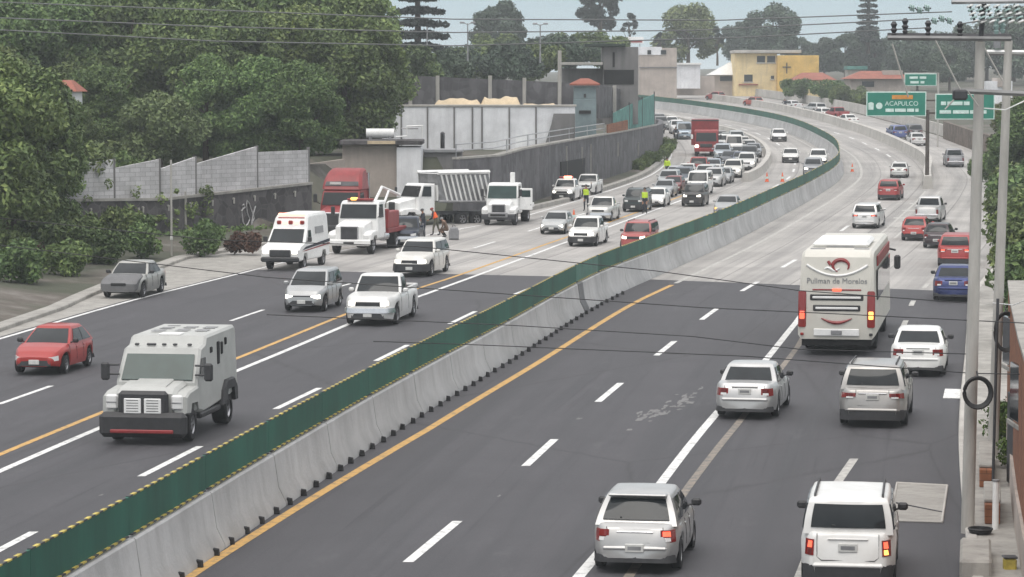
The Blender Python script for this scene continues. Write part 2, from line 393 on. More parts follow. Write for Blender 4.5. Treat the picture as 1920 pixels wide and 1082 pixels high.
# ------------------------------------------------------------------ ground sheet
def Loff(d): return interp([(20,20.4),(108,20.6),(119,21.4),(135,24),(149,26),(160,25),(175,21),(190,17.4),(205,16.8)],d)
def Lb(d): return M(d)-Loff(d)
RA=smooth([(250,44.2),(280,47.6),(305,49.3),(348,50.4),(401,50.6),(448,49.7),(487,46.8),(560,38.3),(598,28.7),(640,16)])
def Rb(d): return M(d)+interp([(20,15.1),(60,15.5),(110,16.1),(250,16.2)],d) if d<250 else interp(RA,d)
BND=[(-120,110),(-40,150),(-25,158),(-12.4,176),(-12.3,205),(-3.7,207),(-3.6,186),(.5,201),(6.5,234),(10,254),(14.2,283),(17,329)]
def plateau(y): return max(interp([(120,3.0),(165,3.4),(200,4.3),(285,4.9)],y),gz(y)+.1)
def zleft(x,y):
    b=interp(BND,x+(.9 if x>-3 else 0));l=Lb(y)-x
    k=interp([(118,1),(140,.3)],y);low=gz(y)+.02+min(max(l-.4,0)*.16*k,1.6*k)
    if y>b+.3 and l>.3: return plateau(y)
    return low
def zright(x,y):
    r=x-Rb(y);return gz(y)+.1+ (min(max(r-3,0)*.05,2.) if y<300 else min(max(r-2,0)*.02,3))
mb=MB();ys=[15+i*3 for i in range(120)]+[375+i*8 for i in range(60)]+[860+i*40 for i in range(20)]
lu=[-400,-250,-150,-100,-70,-50,-40,-32,-26,-21,-17,-14,-11.5,-9.5,-8,-6.5,-5.2,-4.2,-3.4,-2.6,-1.9,-1.3,-.75,-.3,0]
ru=[0,.3,1,3,6,10,16,25,40,70,120,200,400]
n=len(lu)+len(ru);vs=[]
for y in ys:
    l,r=Lb(min(y,640)),Rb(min(y,640))
    for u in lu:
        x=l+u;vs.append((x,y,zleft(x,y) if u<-.1 else gz(y)-.1))
    for u in ru:
        x=r+u;vs.append((x,y,zright(x,y) if u>.1 else gz(y)-.1))
fs=[(i*n+k,i*n+k+1,(i+1)*n+k+1,(i+1)*n+k) for i in range(len(ys)-1) for k in range(n-1)]
mb.add(vs,fs,'dirt');tag(mb.build('ground',ang=60),kind='structure')
# ------------------------------------------------------------------ roads
def sheet(name,m,x0f,x1f,y0f,y1f,nu,nv,dz,matname=None):
    vs=[];fs=[]
    for j in range(nv+1):
        for i in range(nu+1):
            u=i/nu;y0=y0f(u);y1=y1f(u);y=y0+(y1-y0)*j/nv
            a=x0f(y);b=x1f(y);vs.append((a+(b-a)*u,y,gz(y)+dz))
    for j in range(nv):
        for i in range(nu): k=j*(nu+1)+i;fs.append((k,k+1,k+nu+2,k+nu+1))
    mb=MB();mb.add(vs,fs,m);o=mb.build(name,ang=60);uv=o.data.uv_layers.new(name='along')
    for l in o.data.loops:
        c=o.data.vertices[l.vertex_index].co;uv.data[l.index].uv=(c.x-M(c.y),c.y)
    return tag(o,kind='structure')
bd=lambda u: 143-6.5*min(u/.55,1)-(8.5*(u-.55)/.45 if u>.55 else 0)
sheet('road','asphalt',Lb,Rb,lambda u:16.,bd,24,60,0.)
sheet('concrete_road','concrete_paving',Lb,Rb,bd,lambda u:640.,24,170,0.)
def strips(name,m,rows,dz=.006):
    mb=MB()
    for off,d0,d1,w in rows:
        nn=max(2,int((d1-d0)/4)+1);vs=[];fs=[]
        for j in range(nn+1):
            d=d0+(d1-d0)*j/nn;o=off(d) if callable(off) else off;x=M(d)+o
            vs+=[(x-w/2,d,gz(d)+dz),(x+w/2,d,gz(d)+dz)]
        for j in range(nn): fs.append((2*j,2*j+1,2*j+3,2*j+2))
        mb.add(vs,fs,m)
    return tag(mb.build(name,smooth=False),kind='structure')
T_=lambda *p: (lambda d: interp(p,d))
oRy=T_((50,.45),(55,.5),(66,.8),(78,1.2),(96,1.5),(130,2.0));oRd=T_((50,4.3),(56,4.4),(70,4.9),(92,5.1),(120,5.7),(200,5.6))
oRw=T_((50,7.8),(56,8),(67,8.5),(82,8.8),(97,9.15),(113,9.4));oRf=T_((50,8.8),(67,9.2),(80,9.6),(103,10.));oR2=T_((50,12.),(55,12.2),(68,12.7),(72,13),(114,13.7))
oLd=lambda d:-4.1;oLw=T_((60,-7.7),(93,-8),(127,-8.05),(160,-8.9));oLy=T_((60,-8.65),(97,-9.05),(137,-9.2),(160,-9.7));oL3=T_((60,-12.3),(84,-12.55),(114,-13));oLe=T_((60,-19.6),(106,-19.6),(124,-19.9),(150,-20.2),(185,-16.3))
rows=[(oLw,40,330,.22),(oRw,40,128,.24),(oLe,40,330,.2)]
d=39.9
while d<420: rows.append((oLd,d,d+5.8,.2));d+=14.45
d=41.
while d<300: rows.append((oL3,d,d+5.2,.18));d+=14.5
d=56.2-14.4
while d<420: rows.append((oRd,d,d+5.4,.22));d+=14.45
strips('lane_markings','line_white',rows)
rows=[(oLy,40,330,.2),(oRy,40,132,.24)]
strips('yellow_edge_lines','line_yellow',rows)
strips('faded_centre_line','line_faded',[(oRf,40,150,.2)])
rows=[(oRy,133,430,.22),(oRw,128.2,160,.2),(lambda d:-1.,128,430,.2),(lambda d:8.2,160,222,.16),(lambda d:9.3,165,222,.14)];d=53.5
for k in range(20): rows.append((oR2,d,d+(4.2 if k<2 else 2.6),.22));d+=14.4 if k<2 else 9.6
for k in range(5): rows.append((lambda d,k=k:8.35+.001*k,167+k*9,168.2+k*9,1.0))
strips('worn_lane_markings','line_old',rows)
# light scuffs and drips in the asphalt
mb=MB();rd=random.Random(3);spots=[(1085,785,.1,.25),(936,930,.05,.2),(190,928,.06,.15),(1180,806,.1,.3),(620,880,.05,.15),(560,640,.06,.3)]
for k in range(46):
    t=rd.random();spots.append((1195+105*t+rd.gauss(0,9),792-52*t+rd.gauss(0,7),rd.uniform(.03,.14),rd.uniform(.1,.6)))
for i,(cx,cy,lx,ly) in enumerate(spots):
    p=ground(cx,cy);pts=[]
    for k in range(14):
        t=2*math.pi*k/14;q=rd.uniform(.5,1.15);pts.append((p.x+lx*math.cos(t)*q+.16*ly*math.sin(t),p.y+ly*math.sin(t)*q,p.z+.003+.00008*i))
    mb.add(pts,[tuple(range(14))],'scuff')
tag(mb.build('road_scuffs',smooth=False),kind='structure')
# kerb and gutter on the left, kerb and pavement on the right
def kerbstrip(name,xf,d0,d1,w,h,m,step=3.):
    mb=MB();rings=[];nn=int((d1-d0)/step)
    for j in range(nn+1):
        d=d0+(d1-d0)*j/nn;x=xf(d);z=gz(d)
        rings.append([(x-w/2,d,z-.2),(x+w/2,d,z-.2),(x+w/2,d,z+h-.03),(x+w/2-.03,d,z+h),(x-w/2+.03,d,z+h),(x-w/2,d,z+h-.03)])
    mb.loft(rings,m);return tag(mb.build(name),kind='structure')
kerbstrip('kerb',lambda d:Lb(d)-.2,40,176,.7,.16,'kerb_concrete')
sheet('gutter','kerb_concrete',lambda y:Lb(y)+.15,lambda y:M(y)+oLe(y)-.25,lambda u:104.,lambda u:158.,4,26,.005)
sheet('shoulder_apron','line_old',lambda y:M(y)+oLe(y)-.25,lambda y:M(y)+oLe(y)-.2,lambda u:40.,lambda u:104.,1,20,.004)
kerbstrip('pavement_kerb',lambda d:Rb(d)+.12,40,250,.24,.14,'pale_wall')
sheet('pavement','kerb_concrete',lambda y:Rb(y)+.22,lambda y:Rb(y)+1.9,lambda u:30.,lambda u:250.,2,70,.12)
# slab set in the road by the right kerb and a small white hatch
def slab(name,px,m,th,label,cat):
    ps=[ground(*p) for p in px];mb=MB();c=sum((p for p in ps),Vector())/len(ps)
    lo=[p-c+Vector((0,0,.002)) for p in ps];hi=[p-c+Vector((0,0,th)) for p in ps]
    mb.loft([lo,hi],m);o=mb.build(name,smooth=False);o.location=c;return tag(o,label,cat)
s1=slab('access_cover',[(1668,978),(1766,981),(1776,912),(1682,907)],'kerb_concrete',.02,'square grey concrete access cover let into the asphalt beside the right kerb','access cover')
ps=[ground(*p)-s1.location for p in [(1668,978),(1766,981),(1776,912),(1682,907)]]
mb=MB()
for a,b in ((0,1),(1,2),(2,3),(3,0)): mb.tube([ps[a]+Vector((0,0,.022)),ps[b]+Vector((0,0,.022))],.028,'pale_wall')
mb.tube([ps[0].lerp(ps[3],.45)+Vector((0,0,.035)),ps[1].lerp(ps[2],.25)+Vector((0,0,.022))],.018,'dark_metal');mb.build('frame',s1)
slab('drain_hatch',[(1768,747),(1806,748),(1808,731),(1772,730)],'line_white',.02,'small white painted hatch on the road edge beside the cable coil','drain hatch')
# ------------------------------------------------------------------ median barrier
B=empty('median_barrier',(M(50),50,gz(50)),0,'long pale concrete median barrier topped by a green anti-glare screen with yellow edges','barrier')
O=Vector(B.location)
def sect(prof,ds,m,name,parent,off=0,zo=0,ang=32,org=None):
    mb=MB();rings=[]
    for d in ds:
        t=tang(d);nx=Vector((t.y,-t.x,0));c=Vector((M(d)+off,d,gz(d)+zo))-(O if org is None else org)
        rings.append([c+nx*a+Vector((0,0,b)) for a,b in prof])
    mb.loft(rings,m);return mb.build(name,parent,ang=ang)
NJ=[(-.42,-.1),(-.42,.08),(-.25,.42),(-.15,1.12),(-.12,1.15),(.12,1.15),(.15,1.12),(.25,.42),(.42,.08),(.42,-.1)]
ds=[34+6.*i for i in range(88)]
for a in ds: sect(NJ,[a+.03,a+2,a+4,a+5.97],'barrier_concrete','concrete_segment',B)
SP=[(-.03,0),(-.03,.7),(.03,.7),(.03,0)]
for a in ds:
    pale=(a in (34,118))
    p=sect(SP,[a+.006,a+2,a+4,a+5.994],'green_screen_pale' if pale else 'green_screen','screen_panel',B,0,1.2)
    st=.25 if a<150 else .75
    mb=MB()
    for zz,oo in ((1.9,0),(1.205,.05)):
        rings=[];k=0
        while k*st<5.92:
            d=a+.04+k*st;q=Vector((M(d)+oo,d,gz(d)+zz))-O
            rings.append([q+Vector((u,0,w)) for u,w in ((-.034,-.014),(.034,-.014),(.034,.014),(-.034,.014))]);k+=1
        mb.loft(rings,'trim',mband=lambda i,k:'yellow_strip' if i%2 else 'trim')
        mb.build('reflective_edge',p,smooth=False);mb=MB()
sect([(.44,.0),(.44,.1),(.27,.44),(.17,1.14),(.1,1.17),(.1,1.1),(.2,.4),(.38,.05)],[117.6,118.9],'plate_grey','joint_plate',B)
lab='small black block on the road edge at the foot of the median barrier'
blk=None;d=54.2
for k in range(52):
    x=M(d)+.44+.035*(d-54)/10;z=gz(d)
    if blk is None:
        mb=MB();mb.prism([(-.07,0),(.07,0),(.055,.14),(-.055,.16)],.06,'rubber',.02);blk=mb.build('barrier_block');o=blk
    else: o=blk.copy();COL.objects.link(o)
    o.location=(x+random.uniform(-.02,.02),d,z);o.rotation_euler=(0,0,random.uniform(-.2,.2));tag(o,lab,'block','black blocks along the foot of the median barrier');d+=1.42
def barrier(name,pts,h,w,m,label,d0,d1,z0=0.,cap=None):
    P=smooth(pts);nn=max(6,int((d1-d0)/5));org=Vector((interp(P,d0),d0,gz(d0)))
    mb=MB();rings=[]
    for j in range(nn+1):
        d=d0+(d1-d0)*j/nn;x=interp(P,d);z=gz(d)+z0
        rings.append([Vector(v)-org for v in ((x-w/2-.12,d,z-.1),(x-w/2,d,z+h*.4),(x-w/2+.05,d,z+h),(x+w/2-.05,d,z+h),(x+w/2,d,z+h*.4),(x+w/2+.12,d,z-.1))])
    mb.loft(rings,m);o=mb.build(name);o.location=org;tag(o,label,'barrier');return o
barrier('island_barrier',[(225,32.5),(234,33.7),(270,38.9),(292,40.5),(329,42),(365,42.4),(401,42),(450,39.5),(500,34)],1.0,.7,'pale_wall','curved concrete barrier splitting the right-hand road, starting at the sign post',226,500)
barrier('island_barrier',[(236,18.9),(245,20.6),(257,22.3),(281,25),(305,26.5),(329,26.8),(348,26.1),(358,25),(400,20.5),(450,12)],.75,.55,'pale_wall','curved white kerb wall between the traffic queue and the fast lanes',238,440)
barrier('parapet_wall',[(d,x+.5) for d,x in [(290,48.3),(305,49.3),(348,50.4),(401,50.6),(448,49.7),(487,46.8),(560,38.3),(598,28.7),(630,19)]],1.35,.35,'pale_wall','long pale parapet wall along the far outer side of the bend',300,628)
# kerb of the left carriageway along the retaining wall
kerbstrip('wall_kerb',lambda d:Lb(d)-.1,190,420,.5,.3,'kerb_concrete')

mat('armour',(.43,.435,.42),.5,0,.12,1.2);mat('coach_white',(.6,.58,.525),.42,0,.1,.8)

# air: thin even haze round everything
hz=MB();hz.box(-520,520,-30,1760,-3,46,'dirt');hb=hz.build('haze',smooth=False);hb.data.materials.clear()
hm=bpy.data.materials.new('haze');hm.use_nodes=True;hm.node_tree.nodes.clear();ho=hm.node_tree.nodes.new('ShaderNodeOutputMaterial');hv=hm.node_tree.nodes.new('ShaderNodeVolumePrincipled')
hv.inputs['Color'].default_value=(.9,.95,.98,1);hv.inputs['Density'].default_value=.0004;hm.node_tree.links.new(hv.outputs[0],ho.inputs['Volume'])
hb.data.materials.append(hm);tag(hb,kind='stuff')
# ------------------------------------------------------------------ walls and buildings
def P(px,py,d): return at(px,py,d)
def zat(py,d): return at(960,py,d).z
def xat(px,d): return (px-960)/F*d
# stone retaining wall with the grey block wall on top, left
sw=[(-31.5,150.5),(-27.5,154.5),(-25,158),(-20,164),(-16,170),(-12.4,175.5)]
def wz(x): return interp([(-31,3.9),(-27,3.3),(-23,2.85),(-20,2.9),(-12,3.45)],x)
W1=empty('stone_wall',(-20,164,gz(164)),0,'dark stone retaining wall with weep pipes and graffiti, left of the ambulance','wall')
mb=MB();o=Vector(W1.location)
mb.wall([(x-o.x,y-o.y) for x,y in sw],-.8,[wz(x)-o.z for x,y in sw],.5,'lava_stone');mb.build('masonry',W1)
def along(poly,s):
    L=[(Vector(b)-Vector(a)).length for a,b in zip(poly,poly[1:])];t=s*sum(L)
    for (a,b),l in zip(zip(poly,poly[1:]),L):
        if t<=l: v=Vector(a).lerp(Vector(b),t/l);return v.x,v.y,(Vector(b)-Vector(a)).normalized()
        t-=l
    return (*poly[-1],(Vector(poly[-1])-Vector(poly[-2])).normalized())
mb=MB()
mb.wall([(x-o.x,y-o.y-.04) for x,y in sw],[wz(x)-o.z+.01 for x,y in sw],[wz(x)-o.z+.16 for x,y in sw],.66,'kerb_concrete');mb.build('coping',W1)
for i in range(13):
    x,y,t=along(sw,.2+i*.062);mb=MB();q=Vector((x-o.x,y-o.y,wz(x)-.32-o.z));n=Vector((t.y,-t.x,0))
    mb.cyl(q+n*.1,q+n*.36,.07,'pole_concrete',n=8);mb.cyl(q+n*.34+Vector((0,0,-.28)),q+n*.34+Vector((0,0,.03)),.05,'pole_concrete',n=6);mb.build('weep_pipe',W1)
for i,(s,a,b) in enumerate(((.36,.4,2.4),(.5,.2,1.9),(.62,.1,2.7))):
    x,y,t=along(sw,s);n=Vector((t.y,-t.x,0));mb=MB();q=Vector((x-o.x,y-o.y,0))+n*.31
    mb.box(q.x-.06,q.x+.06,q.y-.04,q.y+.04,a,b,'kerb_concrete',.015);mb.build('drain_channel',W1)
mb=MB();x,y,t=along(sw,.8);n=Vector((t.y,-t.x,0));pts=[]
for k in range(26):
    u=k/25;pts.append(Vector((x-o.x,y-o.y,0))+n*.29+Vector((t.x,t.y,0))*(-.6+1.3*u+.25*math.sin(u*19))+Vector((0,0,1.2+.62*math.sin(u*13)+.2*math.cos(u*31))))
mb.tube(pts,.045,'block_wall',4);mb.build('graffiti',W1)
W2=empty('block_wall',(-20,164.3,wz(-20)+.16),0,'pale grey concrete block wall with stepped saw-tooth top, standing on the stone wall','wall')
o=Vector(W2.location);segs=[0,.17,.33,.45,.56,.66,.84,1.0]
hts=[(1.2,1.9),(1.5,2.5),(1.85,2.3),(1.8,2.2),(1.65,2.15),(1.75,2.45),(2.1,1.95)]
for i,(h0,h1) in enumerate(hts):
    a=along(sw,segs[i]+.001);b=along(sw,segs[i+1]-.001);mb=MB()
    mb.wall([(a[0]-o.x,a[1]-o.y+.1),(b[0]-o.x,b[1]-o.y+.1)],[wz(a[0])+.16-o.z-0.,wz(b[0])+.16-o.z],[wz(a[0])+.16+h0-o.z,wz(b[0])+.16+h1-o.z],.16,'block_wall');mb.build('wall_panel',W2)
    mb=MB();mb.box(b[0]-o.x-.09,b[0]-o.x+.09,b[1]-o.y-.02,b[1]-o.y+.2,wz(b[0])+.16-o.z,wz(b[0])+.16+max(h1,hts[min(i+1,6)][0])-o.z+.03,'render_grey',.01);mb.build('pillar',W2)
# thin pole in front of the stone wall
g=ground(322,482)
mb=MB();mb.cyl((0,0,-.2),(0,0,zat(300,g.y)-g.z),.055,'pole_concrete',n=8);mb.box(-.07,.07,-.09,.03,.9,1.1,'plate',.01);o=mb.build('wall_post');o.location=g;tag(o,'slim grey post standing against the stone wall by the weeds','post')
# long retaining wall
rw=[(-3.6,185.5),(-1,190),(.6,201),(6.3,234),(9.8,254),(13.9,283),(15.4,300),(17,329),(17.4,345)]
def rtop(y): return interp([(185,4.7),(201,5.0),(234,5.3),(254,5.45),(283,5.6),(345,5.6)],y)
W3=empty('retaining_wall',(6.3,234,gz(234)),0,'long dark retaining wall with pale streaks along the outer edge of the traffic queue','wall')
o=Vector(W3.location)
mb=MB();mb.wall([(x-o.x,y-o.y) for x,y in rw],[gz(y)-.3-o.z for x,y in rw],[rtop(y)-o.z for x,y in rw],.5,'grey_stone');mb.build('masonry',W3)
mb=MB();mb.wall([(x-o.x,y-o.y) for x,y in rw[:6]],[rtop(y)-o.z+.01 for x,y in rw[:6]],[rtop(y)+.14-o.z for x,y in rw[:6]],.62,'kerb_concrete');mb.build('coping',W3)
for i,(s,z0,z1) in enumerate(((.22,.3,2.6),(.27,.6,2.),(.3,.5,2.8),(.4,.8,2.),(.5,1.2,2.4))):
    x,y,t=along(rw,s);n=Vector((t.y,-t.x,0));q=Vector((x,y,0))-Vector((o.x,o.y,0))+n*.27;mb=MB()
    mb.box(q.x-.09,q.x+.09,q.y-.05,q.y+.05,rtop(y)-o.z-z1,rtop(y)-o.z-z0,'kerb_concrete',.01);mb.build('drain_channel',W3)
rwd=lambda d: interp([(y,x) for x,y in rw],d)
mb=MB();q0=Vector((rwd(217)+.3,217,0));q1=Vector((rwd(229)+.3,229,0));zz0,zz1=zat(338,223),zat(300,223)
mb.loft([[q+Vector((a,0,z))-o for a,z in ((-.06,zz0),(.06,zz0),(.06,zz1),(-.06,zz1))] for q in (q0,q1)],'underbody');mb.build('gate_opening',W3)
# rail fence on the wall
RF=empty('rail_fence',(-2,192,4.9),0,'white tubular rail fence running up the top of the dark retaining wall','fence');o=Vector(RF.location)
pts=[along(rw,.0+.03*k) for k in range(13)]
for zz in (.45,.85):
    mb=MB();mb.tube([Vector((x,y,rtop(y)+zz+.12))-o for x,y,t in pts],.04,'alloy');mb.build('rail',RF)
for x,y,t in pts[::2]:
    mb=MB();mb.cyl(Vector((x,y,rtop(y)+.13))-o,Vector((x,y,rtop(y)+1.0))-o,.035,'alloy',n=6);mb.build('post',RF)
# teal mesh screen at the far end of the wall
TF=empty('mesh_fence',(11,262,5.4),0,'blue-green mesh screen standing on the far end of the retaining wall','fence');o=Vector(TF.location)
ff=[(rwd(q),q) for q in (247,259,271,284)];tops=[rtop(y)+q for (x,y),q in zip(ff,(1.7,2.3,2.7,3.1))]
mb=MB();mb.wall([(x-o.x,y-o.y) for x,y in ff],[rtop(y)+.15-o.z for x,y in ff],[t-o.z for t in tops],.06,'mesh_teal');mb.build('mesh_panel',TF)
for (x,y),t in zip(ff,tops):
    mb=MB();mb.cyl(Vector((x,y-.1,rtop(y)))-o,Vector((x,y-.1,t+.25))-o,.06,'dark_metal',n=6);mb.build('post',TF)
mb=MB();a=(rwd(243),243);b=(rwd(256),256)
mb.wall([(0,0),(b[0]-a[0],b[1]-a[1])],.0,[.7,.95],.12,'adobe');bw=mb.build('brick_parapet');bw.location=(a[0]+.15,a[1],rtop(a[1])+.15);tag(bw,'short rusty orange parapet between watch tower and teal mesh','wall')
# watch tower
d=241.5;tx=xat(1096,d);TW=empty('watch_tower',(tx,d,4.5),0,'pale blue-grey watch tower with a red hipped roof above the retaining wall','tower')
z=lambda py: zat(py,d)-4.5
mb=MB();mb.box(-.95,.95,-.9,.9,0,z(186),'tower_blue',.04);mb.build('wall',TW)
mb=MB();mb.loft([[(-1.25,-1.2,z(160)),(1.25,-1.2,z(160)),(1.25,1.2,z(160)),(-1.25,1.2,z(160))],[(-1.25,-1.2,z(157)),(1.25,-1.2,z(157)),(1.25,1.2,z(157)),(-1.25,1.2,z(157))],[(-.35,-.3,z(147)),(.35,-.3,z(147)),(.35,.3,z(147)),(-.35,.3,z(147))]],'roof_tile');mb.build('roof',TW)
mb=MB();mb.box(-.92,.92,-.88,.88,z(186)+.004,z(162),'tower_blue',.02);mb.build('cabin',TW)
mb=MB();mb.box(-.1,.1,-.93,-.885,z(183),z(176),'dark_metal',.01);mb.build('window',TW)
mb=MB();mb.box(-.5,.5,-1.0,-.91,z(213),z(207),'underbody',.01);mb.build('opening',TW)
# white boundary wall of the yard on the plateau
d=226;YW=empty('yard_wall',(xat(880,d),d,plateau(d)),0,'long whitewashed yard wall with dark joints, behind the dump truck','wall');o=Vector(YW.location)
zt=zat(200,d)-o.z;x0,x1=xat(686,d)-o.x,xat(1078,d)-o.x
mb=MB();mb.wall([(x0,0),(x1,0)],-.3,zt,.3,'white_wall');mb.build('masonry',YW)
mb=MB();mb.box(x0-.1,x1+.1,-.25,.25,zt+.002,zt+.16,'pale_wall',.02);mb.build('coping',YW)
for px in (706,753,802,852,886,904,955,1005): 
    x=xat(px,d)-o.x;mb=MB();mb.box(x-.06,x+.06,-.24,-.152,-.2,zt-.05,'render_grey',.01);mb.build('joint',YW)
# dark end wall going down to the retaining wall
d=225.55;c0=at(1055,262,d);pl=[at(*p,d)-c0 for p in ((1078,213),(1038,213),(1034,232),(1016,290),(1078,270))]
mb=MB();mb.loft([[p-Vector((0,.12,0)) for p in pl],[p+Vector((0,.12,0)) for p in pl]],'render_grey');e=mb.build('ramp_wall',smooth=False);e.location=c0;tag(e,'dark grey sloping wall end covering the right end of the white yard wall','wall')
# sand heaps on the yard
def heap(px0,px1,pytop,d,pyb,label):
    x0,x1=xat(px0,d),xat(px1,d);zb=zat(pyb,d);h=zat(pytop,d)-zb;w=(x1-x0);mb=MB();nx,ny=18,6;vs=[]
    ph=random.random()*6
    for j in range(ny+1):
        for i in range(nx+1):
            u=i/nx;v=j/ny*2-1;e=min(1,4*u*(1-u)*2.6)*(1-v*v);vs.append((-w/2+w*u,v*1.5,h*e*(.9+.12*math.sin(u*9+ph)+.06*math.sin(u*23))-.05))
    mb.add(vs,[(j*(nx+1)+i,j*(nx+1)+i+1,(j+1)*(nx+1)+i+1,(j+1)*(nx+1)+i) for j in range(ny) for i in range(nx)],'sand')
    o=mb.build('sand_heap',ang=60);o.location=((x0+x1)/2,d,zb);tag(o,label,'sand heap')
# earth terrace the heaps lie on
d=234;mb=MB();mb.box(xat(690,d),xat(1072,d),-1.5,4.8,-4.,0,'dirt',.1);o=mb.build('terrace');o.location=(0,d,zat(199,d));tag(o,kind='structure')
heap(812,905,183,233,200,'longer yellowish sand heap on the terrace above the white yard wall')
heap(900,978,180,233.4,200,'taller pale sand heap, right of the two on the terrace')
heap(975,1046,193,233,200,'low flat cream sand heap at the right end of the terrace')
heap(738,772,197,233,201,'small whitish sand heap at the left end of the terrace')
# stone wall with columns behind
d=246;SW=empty('column_wall',(xat(900,d),d,zat(200,d)),0,'dark rubble wall with pale concrete columns behind the sand heaps','wall');o=Vector(SW.location)
x0,x1=xat(640,d)-o.x,xat(1118,d)-o.x
cw=[(x0+(x1-x0)*k/9,0.) for k in range(10)]+[(rwd(q)-1.3-o.x,q-d) for q in (252,260,270,284)]
ct=[zat(136+2.4*k,d)-o.z for k in range(10)]+[zat(p_,q)-o.z for p_,q in ((162,252),(166,260),(172,270),(186,284))]
mb=MB();mb.wall(cw,-1,ct,.4,'grey_stone');mb.build('masonry',SW)
for px,pt,dd in ((719,150,0),(770,152,0),(821,142,0),(919,142,0),(983,146,0),(1049,95,0),(1170,160,10)):
    x=xat(px,d)-o.x if not dd else rwd(d+dd)-1.0-o.x;mb=MB();mb.box(x-.16,x+.16,dd-.36,dd-.203,-.8,zat(pt,d+dd)-o.z,'pole_concrete',.02);mb.build('column',SW)
mb=MB();x=xat(755,d)-o.x;z=zat(158,d)-o.z;mb.tube([(x-.25,-.23,z-.4),(x+.05,-.23,z-.4),(x+.1,-.23,z+.1),(x+.3,-.23,z+.15)],.09,'white_metal');mb.build('paint_mark',SW)
# dark unfinished concrete house
d=262;DH=empty('concrete_house',(xat(1125,d),d,7),0,'dark grey unfinished concrete house with a deep porch and a taller block','building');o=Vector(DH.location)
X=lambda px:xat(px,d)-o.x
Z=lambda py:zat(py,d)-o.z
mb=MB();mb.box(X(1130),X(1196),0,6,-1,Z(88),'render_grey',.03);mb.build('upper_block',DH)
mb=MB();mb.box(X(1054),X(1194),1.2,5.5,-1,Z(128),'render_grey',.03);mb.build('back_wall',DH)
mb=MB();mb.box(X(1050),X(1129),-.8,5,Z(122),Z(117),'pole_concrete',.02);mb.build('roof_slab',DH)
mb=MB();mb.box(X(1132),X(1188),-.06,-.004,Z(158),Z(131),'underbody',.005);mb.build('opening',DH)
mb=MB();mb.box(X(1148),X(1152),-.05,-.004,Z(126),Z(98),'underbody',.005);mb.build('window',DH)
mb=MB();mb.box(X(1096),X(1172),-.6,4,Z(87.6),Z(82),'leaf_conifer',.02);mb.build('canopy',DH)
# low house behind the red truck
d=203;LH=empty('low_house',(xat(715,d),d,1.2),0,'low grey-pink house with a dark roof edge behind the red tractor truck','building');o=Vector(LH.location)
mb=MB();mb.box(X(642),X(744),0,5,-1,Z(272),'beige_wall',.03);mb.build('wall',LH)
mb=MB();mb.box(X(744)+.003,X(790),-.4,5,-1,Z(276),'white_wall',.03);mb.build('side_wall',LH)
mb=MB();mb.box(X(638),X(792),-.6,5.3,Z(271.5),Z(263),'lava_stone',.03);mb.build('roof',LH)
mb=MB();mb.box(X(690),X(742),-.66,-.604,Z(270),Z(264),'sand',.01);mb.build('roof_patch',LH)
tw=empty('fuel_tank',(xat(716,206),206,zat(262,206)),0,'white horizontal tank and pipework lying on the low house roof','tank')
mb=MB();mb.cyl((-1.1,0,.45),(.9,0,.45),.36,'white_metal',n=12);mb.build('drum',tw)
for x in (-.8,.6):
    mb=MB();mb.box(x-.1,x+.1,-.3,.3,0,.3,'grey_metal',.02);mb.build('cradle',tw)
mb=MB();mb.tube([(1.,0,.2),(1.8,0,.25),(1.8,0,.95),(2.9,0,1.0),(2.9,0,.1)],.07,'white_metal');mb.tube([(1.4,.2,0),(1.4,.2,.8),(2.6,.2,.8)],.06,'grey_metal');mb.build('pipe',tw)
# grey block hut right of it
d=207;mb=MB();GB=empty('block_hut',(xat(832,d),d,1.5),0,'low dark grey block hut between the low house and the retaining wall','building');o=Vector(GB.location)
mb=MB();mb.box(X(795),X(866),0,3,-1,Z(286),'render_grey',.03);mb.build('wall',GB)
mb=MB();mb.box(X(792),X(868),-.25,3.2,Z(285.8),Z(280),'grey_metal',.02);mb.build('roof',GB)
for i,(px,d0) in enumerate(((830,212),)):
    mb=MB();z0=plateau(d0);mb.cyl((0,0,0),(0,0,zat(250,d0)-z0),.16,'dark_metal',n=8);mb.cyl((0,0,zat(250,d0)-z0),(0,0,zat(247,d0)-z0),.2,'dark_metal',.05,n=8);o=mb.build('chimney_pipe');o.location=(xat(px,d0),d0,z0);tag(o,'black stove pipe rising in front of the white yard wall','pipe')
# stepped pink wall behind the red truck
d=196;mb=MB();mb.wall([(0,0),(xat(640,d)-xat(560,d),3)],-.5,[zat(310,d)-1,zat(300,d)-1],.3,'beige_wall');o=mb.build('pink_wall');o.location=(xat(560,d),d,1);tag(o,'short pinkish rendered wall end between block wall and red tractor truck','wall')
